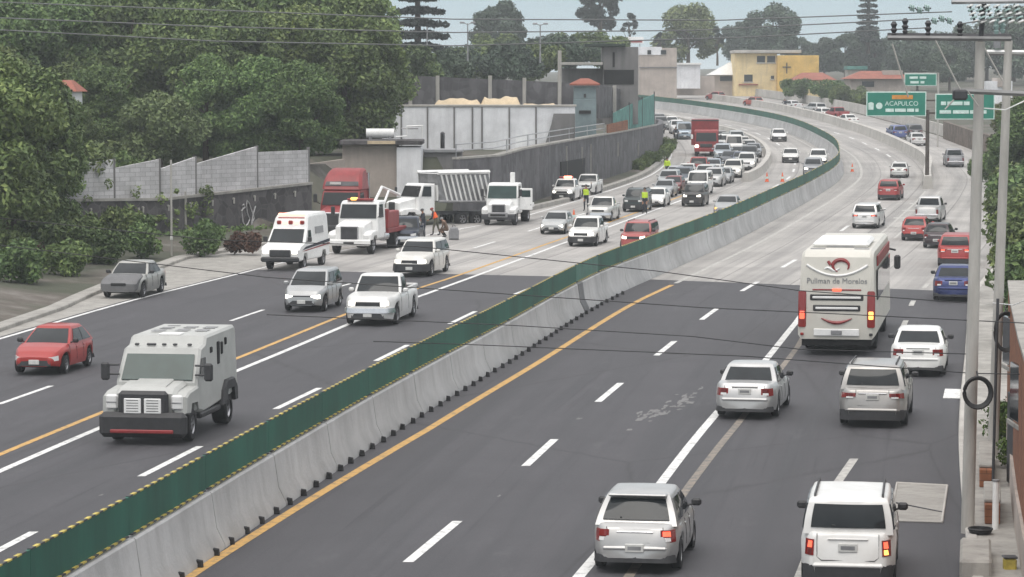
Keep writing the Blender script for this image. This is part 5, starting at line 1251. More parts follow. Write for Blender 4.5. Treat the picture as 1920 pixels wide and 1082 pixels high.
# ---- white tow truck with red flat bed
o=empty('tow_truck',label='white bonneted tow truck with a red flat bed and a lit amber beacon',cat='tow truck')
truck_cab(o,2.45,'white_metal',1.9,1.62,1.85,1.7,2.85,.5,'white_metal','chrome')
frame_rails(o,-1,-8.8)
mb=MB();mb.box(-8.9,-3.75,-1.22,1.22,1.0,1.25,'red_paint',.03);mb.box(-4.0,-3.72,-1.22,1.22,1.25,2.35,'red_paint',.04);mb.build('flat_bed',o)
mb=MB();mb.box(-6.2,-4.02,.75,1.2,1.25,2.2,'red_paint',.05);mb.build('tool_box',o)
mb=MB();mb.rbox((-2.4,0,2.92),(.3,1.5,.12),'red_paint',.04);mb.build('light_bar',o)
mb=MB();mb.rbox((-2.38,-.35,2.95),(.34,.4,.16),'lamp_amber_lit',.06);mb.build('beacon',o)
mb=MB();mb.tube([(-4.2,.1,2.3),(-5.6,.35,3.5),(-7.4,.9,3.0)],.09,'white_metal');mb.tube([(-4.3,.7,2.3),(-5.4,.8,3.3)],.07,'white_metal');mb.build('boom',o)
for s in (-1,1):
    mb=MB();mb.cyl((-3.2,s*1.0,.85),(-3.9,s*1.0,.85),.26,'chrome',n=12);mb.build('fuel_tank',o)
add_wheels(o,[(-1.05,s*.98,.5,.3) for s in (-1,1)]+[(x,s*.9,.5,.5) for s in (-1,1) for x in (-5.9,-7.2)])
put(o,654,478,'L',0,.97)
# ---- red tractor with high roof
o=empty('tractor_truck',label='dark red tractor truck with a tall roof fairing beside the stone wall',cat='truck')
truck_cab(o,2.5,'red_paint',2.0,1.6,1.85,2.3,2.8,.52,'dark_metal','chrome')
mb=MB();mb.prism([(-2.35,2.78),(-2.5,3.05),(-2.75,3.45),(-3.15,3.78),(-3.6,3.95),(-4.3,3.98),(-4.3,1.0),(-4.24,1.0),(-4.24,2.78)],1.18,'red_paint',.16,taper=lambda z:1-.16*max(0,z-2.9)**1.5);mb.build('roof_fairing',o)
quadpane(o,'fairing_panel',[(-2.45,-1.0,2.98),(-2.45,1.0,2.98),(-2.62,.95,3.22),(-2.62,-.95,3.22)],'dark_metal')
mb=MB();mb.box(-2.46,-2.43,-.7,-.05,3.06,3.2,'plate',.005);mb.build('paper_notice',o)
frame_rails(o,-1,-6.5)
for s in (-1,1):
    mb=MB();mb.cyl((-4.45,s*1.05,1.),(-4.45,s*1.05,3.7),.09,'chrome',n=8);mb.build('exhaust_pipe',o)
add_wheels(o,[(-1.1,s*1.0,.52,.3) for s in (-1,1)]+[(x,s*.92,.52,.5) for s in (-1,1) for x in (-5.,-6.2)])
put(o,620,450,'L',0,1.0)
# ---- damaged white tipper
o=empty('dump_truck',label='crashed white tipper truck standing askew, with a ribbed body and bent bonnet',cat='dump truck')
truck_cab(o,2.4,'white_metal',1.7,1.75,2.05,1.5,3.05,.5,'dark_metal','dark_metal',None,'underbody',.3)
frame_rails(o,-1,-7.9,.95)
mat('tipper_grey',(.2,.2,.205),.6,.1,.5,1.5)
bx=MB();bx.prism([(-3.45,1.75),(-3.3,3.75),(-7.9,3.9),(-8.1,3.2),(-7.7,1.75)],1.2,'tipper_grey',.03);body=bx.build('tipper_body',o)
for s in (-1,1):
    for k in range(10):
        x=-3.55-k*.44;mb=MB();mb.tube([(x,s*1.25,3.72),(x-.62,s*1.25,1.85)],.085,'white_metal',4);mb.build('rib',body)
    mb=MB();mb.tube([(-3.25,s*1.25,3.82),(-7.95,s*1.25,3.95)],.14,'white_metal',4);mb.build('top_rail',body)
    mb=MB();mb.tube([(-3.4,s*1.25,1.78),(-7.8,s*1.25,1.78)],.1,'grey_metal',4);mb.build('bottom_rail',body)
mb=MB();mb.rbox((-3.4,0,2.8),(.08,2.3,2.),'white_metal',.03);mb.build('headboard',body)
mb=MB();mb.rbox((-8.0,0,2.9),(.1,2.4,1.9),'white_metal',.03);mb.build('tailgate',body)
add_wheels(o,[(-1.0,s*.95,.5,.3) for s in (-1,1)]+[(x,s*.88,.5,.5) for s in (-1,1) for x in (-5.7,-7.0)])
fr=Vector(((731-960)/F*177,177,0));re=Vector(((899-960)/F*181,181,0));hd=fr-re
o.location=(fr.x,fr.y,gz(fr.y)+.012);o.rotation_euler=(0,R(-1.5),math.atan2(hd.y,hd.x)+.04);o.scale=(.86,)*3
# ---- white lorry with its door open
o=empty('lorry',label='white bonneted lorry with its driver door swung open, right of the crashed tipper',cat='truck')
truck_cab(o,2.4,'white_metal',1.35,1.5,1.75,1.7,2.85,.48,'dark_metal','grey_metal',None,'green_glass',.4,'lamp_clear',(.35,.8))
frame_rails(o,-1,-7)
mb=MB();mb.rbox((.06,0,.72),(.1,1.35,.34),'grey_metal',.04);mb.rbox((.115,0,.7),(.02,1.05,.14),'underbody',.01);mb.build('winch_guard',o)
mb=MB();mb.box(-7.2,-3.15,-1.15,1.15,1.0,1.3,'white_metal',.03);mb.box(-3.45,-3.15,-1.15,1.15,1.3,2.4,'white_metal',.03);mb.build('flat_bed',o)
mb=MB();mb.rbox((-2.6,.5,3.2),(.24,.32,.72),'white_metal',.04);mb.build('air_stack',o)
mb=MB();mb.rbox((-1.75,1.62,1.75),(.07,.88,1.5),'white_metal',.03);dr=mb.build('door',o)
mb=MB();mb.rbox((-1.75,1.62,2.12),(.1,.62,.48),'green_glass',.02);mb.build('door_window',dr)
mb=MB();mb.rbox((-1.75,1.95,1.35),(.1,.1,.06),'trim',.02);mb.build('door_handle',dr)
add_wheels(o,[(-.95,s*.97,.48,.3) for s in (-1,1)]+[(-5.2,s*.88,.48,.5) for s in (-1,1)])
put(o,934,423,'L',0,.9)
# ---- ambulance
o=empty('ambulance',label='white ambulance with red roof lights and a dark side stripe, beside the tow truck',cat='ambulance');hw=1.0
mb=MB();mb.prism([(-.05,.45),(-.02,1.0),(-.2,1.16),(-1.0,1.3),(-1.65,2.0),(-1.75,2.05),(-2.05,2.62),(-2.3,2.7),(-5.35,2.74),(-5.5,2.6),(-5.5,.5),(-4.9,.45),(-4.7,.8),(-4.2,.8),(-4.0,.45),(-1.5,.45),(-1.35,.8),(-.8,.8),(-.62,.45)],hw,'white_metal',.09,taper=lambda z:1-.11*max(0,(z-1.2)));mb.build('body',o)
quadpane(o,'windshield',[(-1.03,-.86,1.36),(-1.03,.86,1.36),(-1.6,.79,1.97),(-1.6,-.79,1.97)],'glass')
for s in (-1,1):
    quadpane(o,'side_window',[(-1.55,s*.975,1.35),(-2.2,s*.975,1.35),(-2.2,s*.915,1.92),(-1.8,s*.915,1.92)],'glass')
    mb=MB();mb.prism([(-.5,.98),(-1.2,1.14),(-5.45,1.34),(-5.45,1.2),(-1.2,1.02)],.02,'navy_cloth',.005,y0=s*.985);mb.build('side_stripe',o)
    mb=MB();mb.prism([(-.5,.93),(-1.2,.98),(-5.45,1.15),(-5.45,1.07),(-1.2,.92)],.02,'red_paint',.005,y0=s*.985);mb.build('lower_stripe',o)
    mb=MB();mb.rbox((-.03,s*.74,.93),(.1,.3,.2),'lamp_white_lit',.04);mb.build('headlight',o)
    mb=MB();mb.rbox((-1.3,s*1.15,1.5),(.1,.22,.26),'trim',.04);mb.tube([(-1.35,s*.95,1.38),(-1.32,s*1.1,1.42)],.025,'trim');mb.build('mirror',o)
    quadpane(o,'rear_side_window',[(-3.0,s*.945,1.7),(-4.4,s*.945,1.7),(-4.4,s*.915,2.05),(-3.0,s*.915,2.05)],'grey_metal')
mb=MB();mb.rbox((-.02,0,.85),(.1,1.1,.36),'dark_metal',.05);mb.build('grille',o)
mb=MB();mb.rbox((.0,0,.55),(.22,1.96,.26),'trim',.07);mb.build('bumper',o)
for k,y in enumerate((-.6,-.3,0,.3,.6)):
    mb=MB();mb.rbox((-1.86,y,2.3),(.14,.22,.2),'beacon_lit' if k%2 else 'lamp_red',.04);mb.build('roof_light',o)
mb=MB();mb.rbox((-2.1,0,2.7),(.2,1.4,.12),'beacon_lit',.04);mb.build('light_bar',o)
mb=MB();mb.rbox((-2.03,0,2.52),(.1,1.4,.08),'lamp_red',.03);mb.build('front_band',o)
add_wheels(o,[(-1.08,s*.84,.36,.24) for s in (-1,1)]+[(-4.45,s*.84,.36,.24) for s in (-1,1)])
put(o,525,508,'L',0,.99)
# ---- coach
o=empty('coach_bus',label='tall white coach seen from behind, with red tail lights and a red round emblem',cat='bus');L=12.6;hw=1.27
mb=MB();mb.prism([(0,.55),(-.05,.95),(.06,2.6),(.2,3.25),(.45,3.42),(1.,3.46),(L-.6,3.46),(L-.15,3.2),(L,2.2),(L,.5)],hw,'coach_white' if 'coach_white' in MATS else 'white_metal',.11,taper=lambda z:1-.035*max(0,z-1.2));mb.build('body',o)
mb=MB();mb.rbox((4.2,0,3.56),(4.2,1.9,.22),'white_metal',.1);mb.build('roof_unit',o)
for x,y,w in ((1.3,-.75,.5),(2.2,0,.9),(1.2,.7,.5)):
    mb=MB();mb.rbox((x,y,3.475),(.22,w,.03),'grey_metal',.01);mb.build('roof_vent',o)
for s in (-1,1):
    mb=MB();mb.prism([(-.08,.95),(-.09,1.6),(-.02,2.15),(.12,1.85),(.2,1.1),(.15,.9)],.13,'lamp_red',.04,y0=s*1.13);t=mb.build('taillight',o)
    mb=MB();mb.rbox((-.11,s*1.13,1.35),(.05,.16,.26),'lamp_amber_lit' if s<0 else 'lamp_red_lit',.02);mb.build('lamp_lens',t)
    mb=MB();mb.rbox((-.06,s*1.13,.72),(.06,.12,.09),'lamp_red' if s>0 else 'trim',.02);mb.build('reflector',o)
    mb=MB();mb.box(1.6,L-1.,s*1.262-.015,s*1.262+.015,1.75,2.75,'glass',.005);mb.build('side_window',o)
    mb=MB();mb.box(2.2,L-.9,s*1.232-.02,s*1.232+.02,2.85,3.2,'red_paint',.005);mb.build('side_stripe',o)
    mb=MB();mb.rbox((L+.35,s*1.5,2.35),(.18,.24,.52),'trim',.06);mb.tube([(L-.2,s*1.1,2.9),(L+.3,s*1.42,2.8)],.04,'trim');mb.build('mirror',o)
xz=lambda z: interp([(.55,0),(.95,-.05),(2.6,.06),(3.25,.2)],z)
for z,w in ((1.93,1.75),(1.58,1.55)):
    mb=MB();mb.rbox((xz(z)-.01,0,z),(.05,w,.2),'trim',.06);v=mb.build('engine_vent',o);mb=MB();mb.rbox((xz(z)-.04,0,z),(.03,w-.16,.075),'white_metal',.02);mb.build('vent_slat',v)
mb=MB();mb.rbox((xz(2.2),0,2.18),(.04,1.6,.05),'red_paint',.01);mb.rbox((xz(2.2)-.02,0,2.18),(.05,.3,.09),'lamp_red_lit',.02);mb.build('brake_light',o)
mb=MB();mb.tube([(xz(3-.35*(1-(y/1.0)**2))-.012,y,3-.35*(1-(y/1.)**2)) for y in [-1+.1*k for k in range(21)]],.045,'white_metal',6);mb.build('trim_curve',o)
mb=MB();pts=[]
for k in range(30):
    a=-.6+4.9*k/29;pts.append((xz(2.95+.2*math.sin(a))-.014,-.12-.22*math.cos(a)*1.2,2.97+.2*math.sin(a)))
mb.tube(pts,[.02+.05*math.sin(math.pi*k/29) for k in range(30)],'red_paint',6)
mb.tube([(xz(2.9)-.02,.42-.5*k/14,2.86+.05*math.sin(k*.5)) for k in range(15)],[.02+.03*math.sin(math.pi*k/14) for k in range(15)],'white_metal',6)
mb.tube([(xz(3.1)-.012,.3,3.12),(xz(3.)-.012,.22,3.0)],.05,'red_paint',6);mb.build('emblem',o)
mb=MB();mb.tube([(xz(1.2-.2*math.cos(y*2.2))-.012,y,1.3-.2*math.cos(y*2.6)) for y in [-.5+.05*k for k in range(21)]],[.015+.045*math.sin(math.pi*k/20) for k in range(21)],'red_paint',6);mb.build('red_swoosh',o)
mb=MB();mb.rbox((-.05,0,.78),(.05,1.5,.24),'white_metal',.05);mb.build('bumper_panel',o)
mb=MB();mb.rbox((-.085,0,.78),(.03,.36,.14),'grey_metal',.01);mb.build('license_plate',o)
mb=MB();mb.box(.1,L-.1,-1.15,1.15,.32,.56,'underbody',.02);mb.build('underbody',o)
XT=Matrix(((0,0,-1,xz(2.5)-.012),(-1,0,0,0),(0,1,0,2.47),(0,0,0,1)))
text_mesh('Pullman de Morelos',.26,'lettering','grey_metal' if 'grey_metal' in MATS else 'trim',o,XT,.008,sx=.95)
add_wheels(o,[(x,s*1.05,.5,.34) for s in (-1,1) for x in (2.9,9.6)])
put(o,1568,668,'R',-1,1.05)
# ---- red box lorry and dark box lorry in the queue
def cabover(name,label,pm,boxm,px,py,H,bw,bl,sc,off=0):
    o=empty(name,label=label,cat='truck')
    mb=MB();mb.prism([(-.05,.6),(0,1.3),(-.25,2.3),(-.5,2.45),(-1.9,2.45),(-1.9,.6)],1.08,pm,.08);mb.build('cab',o)
    quadpane(o,'windshield',[(-.02,-.93,1.38),(-.02,.93,1.38),(-.22,.88,2.15),(-.22,-.88,2.15)],'glass')
    mb=MB();mb.rbox((.0,0,1.02),(.08,1.1,.3),'dark_metal',.03);mb.build('grille',o);mb=MB();mb.rbox((.03,0,.6),(.16,2.15,.3),pm,.05);mb.build('bumper',o)
    for s in (-1,1):
        mb=MB();mb.rbox((.02,s*.85,.95),(.1,.34,.24),'lamp_white_lit' if pm=='red_paint' and s<0 else 'lamp_clear',.04);mb.build('headlight',o)
        mb=MB();mb.rbox((.02,s*1.3,1.8),(.12,.2,.42),'trim' if s>0 else 'white_metal',.04);mb.tube([(-.2,s*1.05,1.9),(0,s*1.25,1.9)],.03,'trim');mb.build('mirror',o)
        quadpane(o,'side_window',[(-.45,s*1.085,1.4),(-1.4,s*1.085,1.4),(-1.4,s*1.085,2.1),(-.55,s*1.085,2.1)],'glass')
    mb=MB();mb.rbox((-2.1-bl/2,off,(H+1.0)/2),(bl,bw,H-1.0),boxm,.04);b=mb.build('cargo_box',o)
    mb=MB();mb.box(-2.12,-2.06,off-bw/2+.02,off+bw/2-.02,H-.14,H-.02,'dark_metal' if boxm=='red_paint' else boxm,.01);mb.build('box_rim',b)
    frame_rails(o,-.5,-2-bl);add_wheels(o,[(-.95,s*.9,.45,.28) for s in (-1,1)]+[(-bl-.6,s*.85,.45,.45) for s in (-1,1)])
    put(o,px,py,'L',0,sc);return o
cabover('box_truck','red box truck with a taller red body, towering over the queue','red_paint','red_paint',1324,294,3.35,2.5,5,1.1,-.12)
car('crew',NAVY,744,464,'L','dark navy pickup with a chrome bumper, wedged behind the tow truck bed',9,True,'lit0','lit0',('chromebumper',),GL)
# ---- wreck on the left shoulder
o=make_car('sedan','wrecked_car',True,'lit0','lit0',('blackmirror',));place(o,222,560,4.4,'L',2);paintit(o,(.42,.42,.40));o.scale=(1.03,)*3
tag(o,'stripped silver sedan wreck with a bare dark front, on the left shoulder','car')
for q in list(kids(o)):
    if q.name.startswith(('headlight','grille','lower_intake')): bpy.data.objects.remove(q,do_unlink=True)
mb=MB();mb.prism([(2.37,.3),(2.385,.62),(2.25,.75),(1.91,.875),(1.25,.98),(1.2,.9),(2.0,.6),(2.2,.3)],.79,'plate_grey',.1);n_=mb.build('bare_nose',o);mb=MB();mb.rbox((2.38,.0,.6),(.05,.66,.12),'underbody',.03);mb.build('slot',n_)
# ------------------------------------------------------------------ people
def person(label,loc,heading,trouser,shirt,vest=None,pose='stand',cap=None,height=1.75,lean=0.,arms='down'):
    J={'pelvis':(0,0,.95),'spine':(.0,0,1.14),'chest':(.02,0,1.36),'neck':(.01,0,1.5),'chin':(.035,0,1.575),'face':(.05,0,1.645),'crown':(.03,0,1.72)}
    Rr={'pelvis':(.155,.115),'spine':(.14,.1),'chest':(.165,.11),'neck':(.055,.055),'chin':(.065,.07),'face':(.08,.095),'crown':(.06,.07)}
    E=[('pelvis','spine'),('spine','chest'),('chest','neck'),('neck','chin'),('chin','face'),('face','crown')]
    sh=(0,0,0)
    for s,n in ((1,'l'),(-1,'r')):
        J['sh'+n]=(.0,s*.185,1.43);J['el'+n]=(-.02,s*.25,1.15);J['wr'+n]=(.1,s*.25,.92);J['pa'+n]=(.13,s*.25,.85)
        if arms=='front': J['el'+n]=(.12,s*.24,1.18);J['wr'+n]=(.36,s*.16,1.1);J['pa'+n]=(.43,s*.14,1.1)
        if arms=='bars': J['el'+n]=(.25,s*.3,1.22);J['wr'+n]=(.5,s*.3,1.15);J['pa'+n]=(.57,s*.28,1.13)
        if arms=='wave' and s>0: J['el'+n]=(.12,.38,1.5);J['wr'+n]=(.2,.42,1.76);J['pa'+n]=(.21,.42,1.84)
        J['hp'+n]=(0,s*.1,.9);J['kn'+n]=(.03,s*.11,.5);J['an'+n]=(-.02,s*.12,.09);J['to'+n]=(.17,s*.14,.04)
        if pose=='stride': J['kn'+n]=(.03+.12*s,s*.11,.5);J['an'+n]=(-.02+.2*s,s*.12,.09);J['to'+n]=(.17+.2*s,s*.13,.04)
        if pose=='sit': J['kn'+n]=(.4,s*.2,.85);J['an'+n]=(.28,s*.2,.45);J['to'+n]=(.45,s*.2,.40)
        if pose=='crouch': J['kn'+n]=(.36,s*.16,.5);J['an'+n]=(.02,s*.14,.09);J['to'+n]=(.2,s*.15,.04)
        for a,r in (('sh',.07),('el',.048),('wr',.033),('hp',.105),('kn',.068),('an',.045),('to',.035)): Rr[a+n]=(r,r)
        Rr['pa'+n]=(.038,.026)
        E+=[('chest','sh'+n),('sh'+n,'el'+n),('el'+n,'wr'+n),('wr'+n,'pa'+n),('pelvis','hp'+n),('hp'+n,'kn'+n),('kn'+n,'an'+n),('an'+n,'to'+n)]
        d=(Vector(J['pa'+n])-Vector(J['wr'+n])).normalized();q=d.cross(Vector((0,1,0))) if abs(d.y)<.9 else Vector((1,0,0));q.normalize()
        for k,(off,ln) in enumerate(((-.027,.07),(-.009,.085),(.009,.08),(.027,.062))):
            b='f%d%s'%(k,n);J[b]=tuple(Vector(J['pa'+n])+d*.03+q*off);J[b+'t']=tuple(Vector(J['pa'+n])+d*(.03+ln)+q*off+Vector((0,-s*.018,0)));Rr[b]=(.01,.01);Rr[b+'t']=(.008,.008);E+=[('pa'+n,b),(b,b+'t')]
        J['th'+n]=tuple(Vector(J['wr'+n])+d*.05+q*.05);Rr['th'+n]=(.01,.01);E.append(('wr'+n,'th'+n))
    up=('spine','chest','neck','chin','face','crown','shl','shr','ell','elr','wrl','wrr','pal','par','thl','thr')
    drop=.42 if pose=='crouch' else 0.
    L=lean
    for k in J:
        v=Vector(J[k])
        if k in up or k[0]=='f' and k!='face':
            p=Vector((0,0,.95));v=p+Matrix.Rotation(L,3,'Y')@(v-p)
        if drop and (k in up or k in('pelvis','hpl','hpr') or (k[0]=='f' and k!='face')): v.z-=drop;v.x-=.1
        if pose=='sit' and (k in up or k in('pelvis','hpl','hpr') or (k[0]=='f' and k!='face')): v.z-=.05
        J[k]=v*height/1.75
    names=list(J);idx={k:i for i,k in enumerate(names)}
    me=bpy.data.meshes.new('person_cage');me.from_pydata([tuple(J[k]) for k in names],[(idx[a],idx[b]) for a,b in E],[])
    ob=bpy.data.objects.new('person_cage',me);COL.objects.link(ob);md=ob.modifiers.new('skin','SKIN');md.use_smooth_shade=True
    sv=me.skin_vertices[0].data
    for k in names: sv[idx[k]].radius=Rr[k];sv[idx[k]].use_root=(k=='pelvis')
    sb=ob.modifiers.new('sub','SUBSURF');sb.levels=1;sb.render_levels=1
    dg=bpy.context.evaluated_depsgraph_get();dg.update();m2=bpy.data.meshes.new_from_object(ob.evaluated_get(dg))
    bpy.data.objects.remove(ob,do_unlink=True)
    m2.materials.clear()
    for m in (trouser,shirt,'skin','rubber'): m2.materials.append(MATS[m])
    tors=[J[k] for k in ('spine','chest','shl','shr','ell','elr')]
    zone={'pelvis':0,'hpl':0,'hpr':0,'knl':0,'knr':0,'anl':3,'anr':3,'tol':3,'tor':3,'spine':1,'chest':1,'shl':1,'shr':1,'ell':1,'elr':1,'neck':2,'chin':2,'face':2,'crown':2,'wrl':1,'wrr':1}
    pts=[(J[k],zone.get(k,2)) for k in names]
    for p in m2.polygons:
        c=p.center;p.material_index=min(pts,key=lambda q:(q[0]-c).length_squared)[1];p.use_smooth=True
    m2.name='person';root=bpy.data.objects.new('person',m2);COL.objects.link(root)
    hd=J['face'];ax=(J['crown']-J['chin']).normalized()
    mb=MB();n=8
    rings=[]
    for a,r in ((-.01,.098),(.03,.102),(.07,.092),(.1,.06),(.112,.01)):
        c=hd+ax*a-Vector((.016,0,0));u=ax.cross(Vector((0,1,0))).normalized();w=ax.cross(u)
        rings.append([c+(u*math.cos(2*math.pi*k/n)*(1.08)+w*math.sin(2*math.pi*k/n))*r for k in range(n)])
    mb.loft(rings,cap or 'hair');mb.build('helmet' if cap and cap!='hair' else 'hair',root)
    if vest:
        mb=MB();rings=[];ch,sp,pe=J['chest'],J['spine'],J['pelvis']
        for t,rx,ry in ((-.35,.155,.2),(.1,.155,.2),(.5,.15,.2),(.85,.15,.215),(1.15,.14,.21),(1.3,.1,.16)):
            c=sp.lerp(ch,t);a=(ch-sp).normalized();u=Vector((0,1,0)).cross(a).normalized()
            rings.append([c+u*rx*math.cos(2*math.pi*k/12)+Vector((0,1,0))*ry*math.sin(2*math.pi*k/12) for k in range(12)])
        mb.loft(rings,vest,False);mb.build('vest',root)
    nose=MB();f=Vector((1,0,0)) if abs(L)<.2 else (Matrix.Rotation(L,3,'Y')@Vector((1,0,0)))
    nose.rbox(hd+f*.092,(.03,.026,.045),'skin',.01);nose.build('nose',root)
    root.location=loc;root.rotation_euler=(0,0,heading);return tag(root,label,'person')
def gat(px,py): 
    g=ground(px,py);g.z+=.01;return g
person('person in a glowing orange vest and dark trousers, bending forward beside the crashed tipper',gat(818,442),R(170),'olive_cloth','navy_cloth','orange_cloth','stride','red_paint',1.68,.35,'front')
person('person in dark clothes and helmet standing between tow truck bed and orange-vested worker',gat(795,446),R(200),'navy_cloth','navy_cloth',None,'stand','dark_metal',1.68,.1,'front')
person('person in brown clothes crouching on the road right of the orange-vested worker',gat(836,446),R(160),'brown_cloth','brown_cloth',None,'crouch','grey_cloth',1.68,.5,'front')
person('police officer in a lime vest standing left of the silver pickup',gat(1099,396),R(250),'navy_cloth','navy_cloth','lime_cloth','stand','dark_metal',1.8,0,'wave')
person('person in a lime vest standing right against the dark green black suv',gat(1209,401),R(260),'navy_cloth','grey_cloth','lime_cloth','stand','hair',1.75,0,'down')
person('person in a bright lime vest on the wall side at the head of the queue',gat(1251,335),R(250),'navy_cloth','lime_cloth','lime_cloth','stand','hair',1.8,0,'down')
g=gat(838,449);mb=MB();mb.prism([(-.28,0),(.28,0),(.3,.5),(.18,.72),(-.2,.7),(-.3,.45)],.25,'grey_cloth',.08);mb.tube([(-.1,0,.68),(-.05,0,.82),(.05,0,.82),(.1,0,.68)],.02,'trim');o=mb.build('kit_bag');o.location=(g.x+.4,g.y-.3,g.z);tag(o,'grey canvas kit bag on the road beside the crouching person','bag')
# ------------------------------------------------------------------ motorcycles
def motorcycle(px,py,side,label,rl):
    o=empty('motorcycle',label=label,cat='motorcycle')
    mb=MB();mb.prism([(-.75,.75),(-.6,.85),(-.1,.8),(.25,.95),(.42,.9),(.3,.55),(.05,.4),(-.3,.42)],.14,'dark_metal',.05);mb.build('frame',o)
    mb=MB();mb.tube([(.3,0,.95),(.42,0,.6),(.66,0,.32)],.045,'grey_metal');mb.tube([(.3,-.36,1.08),(.34,0,1.02),(.3,.36,1.08)],.025,'trim');mb.build('handlebar',o)
    mb=MB();mb.rbox((.47,0,.86),(.12,.2,.18),'lamp_clear',.05);mb.build('headlight',o)
    mb=MB();mb.rbox((-.8,0,.72),(.08,.16,.08),'lamp_red',.02);mb.build('taillight',o)
    mb=MB();mb.rbox((-.3,0,.86),(.7,.26,.1),'rubber',.04);mb.build('seat',o)
    add_wheels(o,[(.68,.001,.31,.12),(-.62,.001,.31,.14)])
    put(o,px,py,side,0,1.05)
    R_=person(rl,(0,0,0),0,'navy_cloth','navy_cloth',None,'sit','dark_metal',1.75,.25,'bars')
    a=o.rotation_euler.z;R_.location=Vector(o.location)+Vector((-.25*math.cos(a),-.25*math.sin(a),.02));R_.rotation_euler=(0,0,a)
motorcycle(1471,206,'R','dark motorcycle left of the white sedan on the far bend','person riding the dark motorcycle on the far bend')
motorcycle(1242,258,'L','dark motorcycle at the end of the retaining wall','person riding the motorcycle right at the end of the retaining wall')
motorcycle(1267,266,'L','dark motorcycle between the wall kerb and the blue-grey van','person riding the motorcycle beside the blue-grey van')
# ------------------------------------------------------------------ cones
def cone(px,py,label,s=1.):
    o=empty('traffic_cone',gat(px,py),0,label,'cone')
    mb=MB();mb.box(-.2,.2,-.2,.2,0,.05,'orange_plastic',.02);mb.build('base',o)
    mb=MB();mb.loft([[(r*math.cos(k*math.pi/6),r*math.sin(k*math.pi/6),z) for k in range(12)] for r,z in ((.16,.05),(.125,.28),(.095,.48),(.03,.85))],'orange_plastic',True,mband=lambda i,k:'sign_white' if i==1 else 'orange_plastic');mb.build('body',o);o.scale=(s,)*3
cone(1438,341,'orange cone left of the pair closing the gap after the island barrier',0.9)
cone(1467,341,'orange cone right of the pair, nearer the green screen',.9)
cone(1076,416,'orange cone between silver sedan and silver pickup, standing upright',.9)
cone(1598,322,'faded orange cone outside the bend of the median barrier',.85)
# ------------------------------------------------------------------ road signs
def bars(root,y,z0,z1,xs,m='sign_white',name='legend_bar',th=.03):
    mb=MB()
    for a,b in xs: mb.box(a,b,y-.03,y,z0,z1,m)
    return mb.build(name,root,smooth=False)
gp_=gat(1738,352);d=gp_.y
SG=empty('sign_gantry',gp_,0,'brown T-shaped sign post on the island carrying two green road signs','sign post')
Z=lambda py: zat(py,d)-gp_.z
X=lambda px: xat(px,d)-gp_.x
mb=MB();mb.cyl((0,0,-.1),(0,0,Z(206)),.17,'steel_dark',.14,n=12);mb.build('post',SG)
mb=MB();mb.box(-.35,.35,-.35,.35,-.1,.5,'kerb_concrete',.05);mb.build('footing',SG)
mb=MB();mb.box(X(1650),X(1840),-.1,.1,Z(214),Z(210),'steel_dark',.02);mb.build('arm',SG)
mb=MB();mb.box(X(1652),X(1838),-.06,.14,Z(190),Z(187),'steel_dark',.02);mb.build('upper_arm',SG)
def signboard(px0,px1,pt,pb,dd,label):
    c=Vector((xat((px0+px1)/2,dd),dd,zat((pt+pb)/2,dd)));w=(px1-px0)/F*dd;h=(pb-pt)/F*dd
    s=empty('road_sign',c,0,label,'road sign')
    mb=MB();mb.rbox((0,0,0),(w,.08,h),'sign_white',.02);p=mb.build('border',s)
    mb=MB();mb.rbox((0,-.045,0),(w-.16,.02,h-.16),'sign_green',.006);mb.build('panel',s);return s,w,h
XF=lambda x,z,y=-.062: Matrix(((1,0,0,x),(0,0,-1,y),(0,1,0,z),(0,0,0,1)))
s,w,h=signboard(1623,1735,172,218,d-.25,'green road sign reading ACAPULCO, with an orange strip on top')
text_mesh('ACAPULCO',.5,'lettering','sign_white',s,XF(.42,.02),.006,sx=1.0)
mb=MB();mb.box(-.35,1.3,-.075,-.056,.38,.7,'sign_orange',.0);mb.build('orange_strip',s)
mb=MB();mb.cyl((-1.35,-.056,-.15),(-1.35,-.075,-.15),.26,'sign_white',n=16);mb.build('route_disc',s)
mb=MB();mb.prism([(-.2,-.3),(.2,-.3),(.22,.22),(0,.3),(-.22,.22)],.01,'sign_white',.002,X=Matrix(((1,0,0,-2.),(0,1,0,-.066),(0,0,1,-.15),(0,0,0,1))));mb.build('route_shield',s)
for a,b in ((-.85,-.2),(-.1,.75),(.85,1.4),(1.5,1.75)): bars(s,-.056,-.62,-.36,[(a,b)])
s,w,h=signboard(1752,1863,176,224,d-.25,'green road sign with two pale lines of lettering, partly behind the pole')
for z0,z1,xs in ((.12,.4,((-1.9,-1.5),(-1.4,-.2),(-.1,.35),(.9,1.2))),(-.55,-.28,((-2.,-1.1),(-.95,.3),(.4,1.),(1.1,1.7)))):
    for a,b in xs: bars(s,-.056,z0,z1,[(a,b)])
d3=310;s,w,h=signboard(1694,1754,138,161,d3,'small distant green road sign on its own grey frame, above the orange-strip sign')
for z0,z1,xs in ((.1,.35,((-1.2,-.3),(-.1,.6))),(-.4,-.15,((-1.1,-.2),(0,.4)))):
    for a,b in xs: bars(s,-.056,z0,z1,[(a,b)])
mb=MB();zb=gz(d3)-s.location.z;mb.cyl((w/2+.2,.1,zb),(w/2+.2,.1,.75),.1,'pole_concrete',n=8);mb.tube([(w/2+.2,.1,.7),(-w/2,.1,.7)],.06,'pole_concrete');mb.build('support',s)
